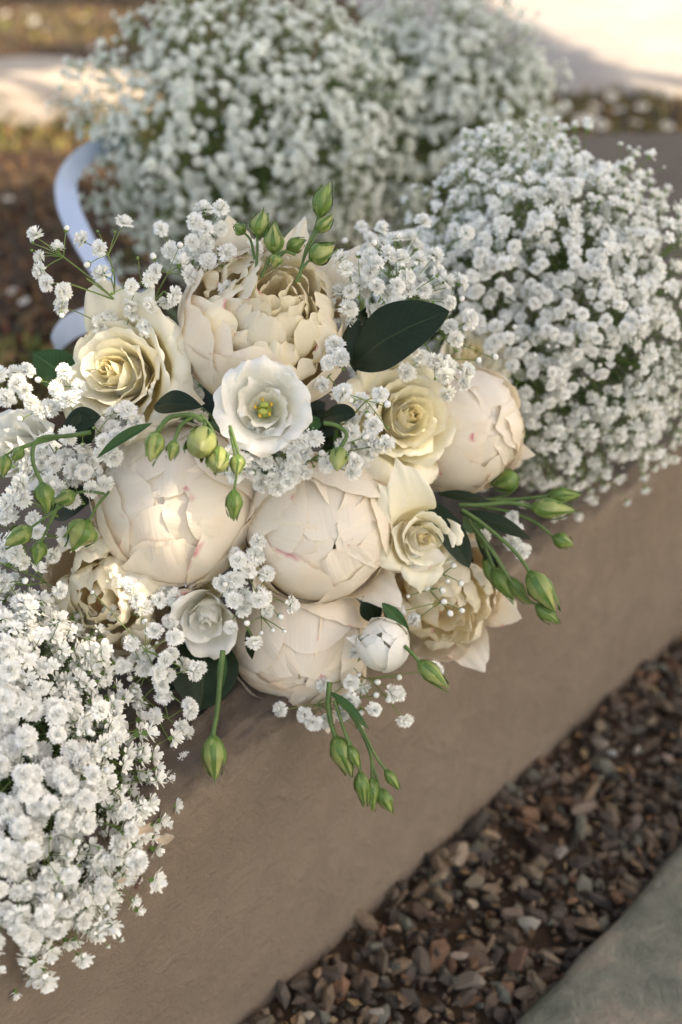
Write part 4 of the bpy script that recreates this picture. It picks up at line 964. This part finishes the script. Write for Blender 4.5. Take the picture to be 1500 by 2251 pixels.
Lf((455, 1390), (440, 1562), 150, .90, .88, face=(.1, -.1, 1), mat='leaf', wm=.5, tipw=2.2, label='broad dark leaf under the folded white lisianthus')
Lf((440, 1440), (350, 1560), 90, .93, .92, face=(-.3, 0, 1), mat='leaf')
Lf((492, 1430), (486, 1520), 22, .85, .85, mat='leaf_green')
Lf((925, 1085), (1032, 1248), 66, .90, .88, face=(.4, .2, 1), mat='leaf', wm=.6, tipw=2.2, bend=.05, label='dark leaf drooping beside the small rose')
Lf((1010, 1125), (1168, 1186), 40, .91, .905, face=(0, .5, 1), mat='leaf', wm=.5)
Lf((960, 1085), (1090, 1110), 26, .92, .92, face=(0, .5, 1), mat='leaf')
Lf((1040, 1150), (1110, 1300), 26, .925, .92, mat='leaf')
Lf((725, 1520), (812, 1605), 22, .885, .88, mat='leaf_green', face=(.4, .3, 1))
Lf((800, 1310), (830, 1370), 50, .89, .90, mat='leaf')
Lf((840, 1325), (900, 1385), 30, .875, .88, mat='leaf_green')
Lf((545, 1380), (555, 1450), 22, .87, .88, mat='leaf')
Lf((110, 1135), (225, 1075), 70, .90, .88, face=(0, .3, 1), mat='leaf')
for i in range(38):                                       # dark foliage collar deep between the blooms
    a = i * 2.4; k = 0.25 + 0.75 * ((i * 0.618) % 1); cx, cy = 600 + 430 * k * math.cos(a), 1080 + 370 * k * math.sin(a)
    dd = .93 + .03 * k
    Lf((cx, cy), (cx + 90 * math.cos(a + .8), cy + 90 * math.sin(a + .8)), 70, dd, dd + .015, mat='leaf' if i % 3 else 'leaf_green', face=(math.cos(a) * .4, math.sin(a) * -.4, 1), nu=7, nv=12)

# --- handle: tied stems lying back on the wall
mb = MB(); hub = W(600, 1050, 1.0); tail = onplane(330, 700, WT + .02)
r = random.Random(77)
for i in range(26):
    o_ = Vector((r.gauss(0, 1), r.gauss(0, 1), r.gauss(0, 1))) * .012; f_ = W(600 + r.uniform(-260, 260), 1080 + r.uniform(-220, 220), .93)
    mb.tube([f_, hub + o_, tail + o_ * .8], .0016, .0018, 5, sub=4)
child('flower_stems', mb.mesh('flower_stems', [M['stem']]), bq, I4, kind='stuff')

# --- gypsophila sprigs inside the bridal bouquet
GST = MB(); GF = []
def sprig(root, flor, d, R=.0058, node=None, seed=0, jd=.006, towards=(0, .2, 1)):
    """florets at pixel spots, forked back through a node to the root"""
    r = random.Random(seed + int(flor[0][0])); rw = W(*root)
    nodes = [W(*n) for n in node] if node else [rw.lerp(W(flor[0][0], flor[0][1], d), .45)]
    for n in nodes: GST.tube([rw, rw.lerp(n, .5) + Vector((r.gauss(0, .001), 0, r.gauss(0, .001))), n], .0006, .0005, 5, sub=3)
    for x, y, *k in flor:
        q = W(x, y, d + r.uniform(-jd, jd)); kk = k[0] if k else r.randrange(5)
        n = min(nodes, key=lambda n_: (n_ - q).length)
        rr = R * (r.uniform(.88, 1.1) if kk < 5 else (.62 if kk == 5 else .4))
        dr = ((q - n).normalized() * 1.0 + camdir(*towards) * .55 + Vector((r.gauss(0, .2), r.gauss(0, .2), r.gauss(0, .2)))).normalized()
        GF.append((floret_matrix(q, dr, rr, r), kk)); a = q - dr * rr * .8
        GST.tube([n, n.lerp(a, .6) + Vector((0, 0, .0006)), a], .00042, .00032, 4, sub=2)
def scatter(root, cx, cy, sx, sy, n, d, seed=1, R=.0058, budp=.18, jd=.008, nn=4):
    r = random.Random(seed); fl = []
    t = 0
    while len(fl) < n and t < 2000:
        t += 1; x, y = cx + r.gauss(0, .5) * sx, cy + r.gauss(0, .5) * sy
        if all((x - a[0]) ** 2 + (y - a[1]) ** 2 > 22 ** 2 for a in fl): q = r.random(); fl.append((x, y, 5 if q < budp * .6 else (6 if q < budp else r.randrange(5))))
    node = [(root[0] + (a[0] - root[0]) * .6, root[1] + (a[1] - root[1]) * .6, d + .008) for a in r.sample(fl, min(nn, len(fl)))]
    sprig(root, fl, d, R, node, seed, jd)
# traced spray upper left
sprig((255, 660, .86), [(76, 512), (127, 541), (146, 505, 5), (85, 565), (87, 597), (100, 622), (138, 640), (72, 533, 6), (70, 550, 6), (135, 690, 5)], .835, node=[(190, 612, .838), (140, 565, .838), (148, 622, .838)], R=.0053)
sprig((250, 650, .86), [(178, 524), (217, 545), (194, 580, 5), (222, 600), (274, 486), (253, 510, 6), (247, 594, 6), (215, 508, 6)], .84, node=[(238, 560, .843), (245, 615, .845)], R=.0055)
sprig((330, 680, .88), [(303, 567, 6), (340, 595), (330, 612), (398, 573), (288, 630), (285, 672), (330, 672), (368, 665), (385, 650), (246, 645, 6), (420, 605), (338, 566, 5), (395, 540, 5)], .845, node=[(310, 620, .85), (370, 600, .85), (360, 640, .85)])
scatter((420, 640, .89), 430, 545, 130, 75, 16, .86, 5)
scatter((470, 600, .88), 470, 500, 60, 50, 5, .855, 6)
scatter((330, 760, .88), 235, 700, 90, 60, 5, .86, 7)
# right top
scatter((800, 720, 1.0), 820, 535, 150, 50, 16, .95, 41)
scatter((800, 720, .90), 835, 590, 95, 75, 22, .855, 8)
scatter((840, 690, .90), 930, 640, 110, 80, 22, .87, 9)
scatter((950, 780, .92), 985, 730, 100, 110, 26, .885, 10, budp=.4)
scatter((760, 740, .88), 765, 700, 40, 110, 7, .865, 11)
scatter((745, 800, .86), 745, 790, 30, 50, 6, .845, 12)
sprig((745, 940, .84), [(752, 862), (775, 880, 5), (838, 866), (850, 890, 5), (808, 909, 5), (852, 940, 6)], .80, node=[(775, 905, .81), (805, 880, .80)], R=.0056)
scatter((800, 960, .86), 795, 965, 50, 70, 10, .825, 13)
# centre cluster under the lisianthus
scatter((620, 1000, .86), 655, 985, 150, 55, 30, .815, 14)
scatter((600, 1020, .86), 600, 1035, 90, 40, 12, .825, 15)
# left clusters
scatter((240, 930, .88), 262, 928, 40, 36, 7, .85, 16)
scatter((230, 960, .88), 220, 965, 80, 60, 8, .825, 17)
scatter((190, 1010, .88), 165, 1010, 120, 100, 30, .845, 18)
scatter((110, 900, .90), 70, 870, 100, 70, 18, .865, 19)
scatter((420, 830, .88), 425, 850, 30, 70, 9, .865, 20)
scatter((90, 1180, .88), 70, 1150, 120, 110, 20, .845, 21)
scatter((100, 1280, .88), 25, 1240, 110, 100, 16, .84, 29)
# lower centre
scatter((545, 1290, .90), 550, 1300, 75, 90, 20, .855, 22, budp=.3)
sprig((545, 1260, .88), [(523, 1232), (570, 1320), (520, 1275), (496, 1283, 5)], .845)
sprig((575, 1330, .88), [(575, 1390, 6), (600, 1385, 6), (625, 1387, 6), (545, 1370, 5)], .85)
scatter((380, 1330, .90), 365, 1310, 45, 70, 7, .87, 23)
scatter((260, 1330, .90), 300, 1330, 60, 50, 5, .86, 24)
scatter((940, 1290, .92), 950, 1290, 90, 70, 14, .885, 25, budp=.5)
scatter((790, 1480, .92), 790, 1510, 120, 80, 20, .895, 26, budp=.3)
sprig((720, 1530, .91), [(668, 1572), (688, 1590), (712, 1585), (615, 1560), (755, 1570), (790, 1600, 5), (865, 1525)], .895)
# straggling sprig at bottom left
scatter((330, 1500, .89), 335, 1470, 100, 90, 18, .855, 27)
sprig((300, 1520, .88), [(418, 1548), (400, 1600), (412, 1610), (398, 1670, 5), (412, 1672), (340, 1575), (380, 1640, 5), (395, 1705, 6), (360, 1530)], .86, node=[(370, 1580, .865), (380, 1640, .865)])
sprig((300, 1440, .88), [(365, 1450), (340, 1385), (385, 1400), (430, 1480), (320, 1365, 6), (205, 1303, 6), (350, 1480)], .84, node=[(320, 1430, .85)])
scatter((1090, 1130, .95), 1120, 1150, 60, 60, 5, .93, 28)
for m, k in GF[:298]: child('gypsophila_bud' if k > 4 else 'gypsophila_floret', FLO[k], bq, m)
if len(GF) > 298: child('floret_mass', stuff_join([(m, min(k, 5)) for m, k in GF[298:]], FLO_MB).mesh('floret_mass', FM, smooth=False), bq, I4, kind='stuff')
child('thin_stems', GST.mesh('thin_stems', [M['gyp_stem']]), bq, I4, kind='stuff')

# ================================================================== SMALL THINGS
M['fallen'] = simple('fallen petal', (0.75, 0.60, 0.42), (0.62, 0.46, 0.30), 200, .6, trans=.2)
for x, y, s, lab in ((318, 1826, .0045, 'torn cream petal scrap lying on the wall by the near bunch'), (362, 1848, .0045, 'faint beige petal flake right of the cream scrap'), (268, 1940, .0022, 'tiny cream crumb on the wall below the near bunch')):
    p = onplane(x, y, WT + .004); rr = random.Random(x); rows = [[(s * (u + rr.uniform(-.25, .25)), s * (v * .8 + rr.uniform(-.2, .2)), .0012 * rr.random() + .0012 * u * u) for u in (-1, -.3, .4, 1)] for v in (-1, -.2, .5, 1)]
    mb = MB(); mb.grid(rows); obj('fallen_petal', mb.mesh('fallen_petal', [M['fallen']]), mat=Matrix.Translation(p) @ Matrix.Rotation(rr.uniform(0, 3), 4, 'Z'), label=lab, category='petal', group='petal scraps on the wall')
M['ant'] = simple('ant', (0.10, 0.035, 0.015), (0.05, 0.02, 0.01), 900, .35)
def ant(px, py, lab, s=.0021, rot=1.4):
    p = onplane(px, py, WT + .0035); mb = MB()
    for cx, rx, rz in ((-1.9, 1.15, .8), (0, .75, .5), (1.5, .65, .55)):
        mb.grid([[(s * (cx - rx * math.cos(t)), s * rz * math.sin(t) * math.cos(b), s * rz * math.sin(t) * math.sin(b)) for b in [k * math.pi / 4 for k in range(8)]] for t in [k * math.pi / 7 for k in range(8)]], closed=True)
    for k in (-1, 0, 1):
        for sd in (-1, 1): mb.tube([(s * k * .4, sd * s * .3, 0), (s * k * 1.2, sd * s * 1.5, s * .6), (s * k * 2.0, sd * s * 2.4, -s * .9)], s * .09, s * .05, 4)
    for sd in (-1, 1): mb.tube([(s * 2, sd * s * .2, s * .2), (s * 2.9, sd * s * .8, s * .5)], s * .06, s * .04, 4)
    obj('ant', mb.mesh('ant', [M['ant']]), mat=Matrix.Translation(p) @ Matrix.Rotation(rot, 4, 'Z'), label=lab, category='ant', group='ants on the wall')
ant(305, 1937, 'brown ant walking on the wall beside the near bunch')
ant(1489, 514, 'blurred dark ant far along the wall at the right edge', .003, .6)
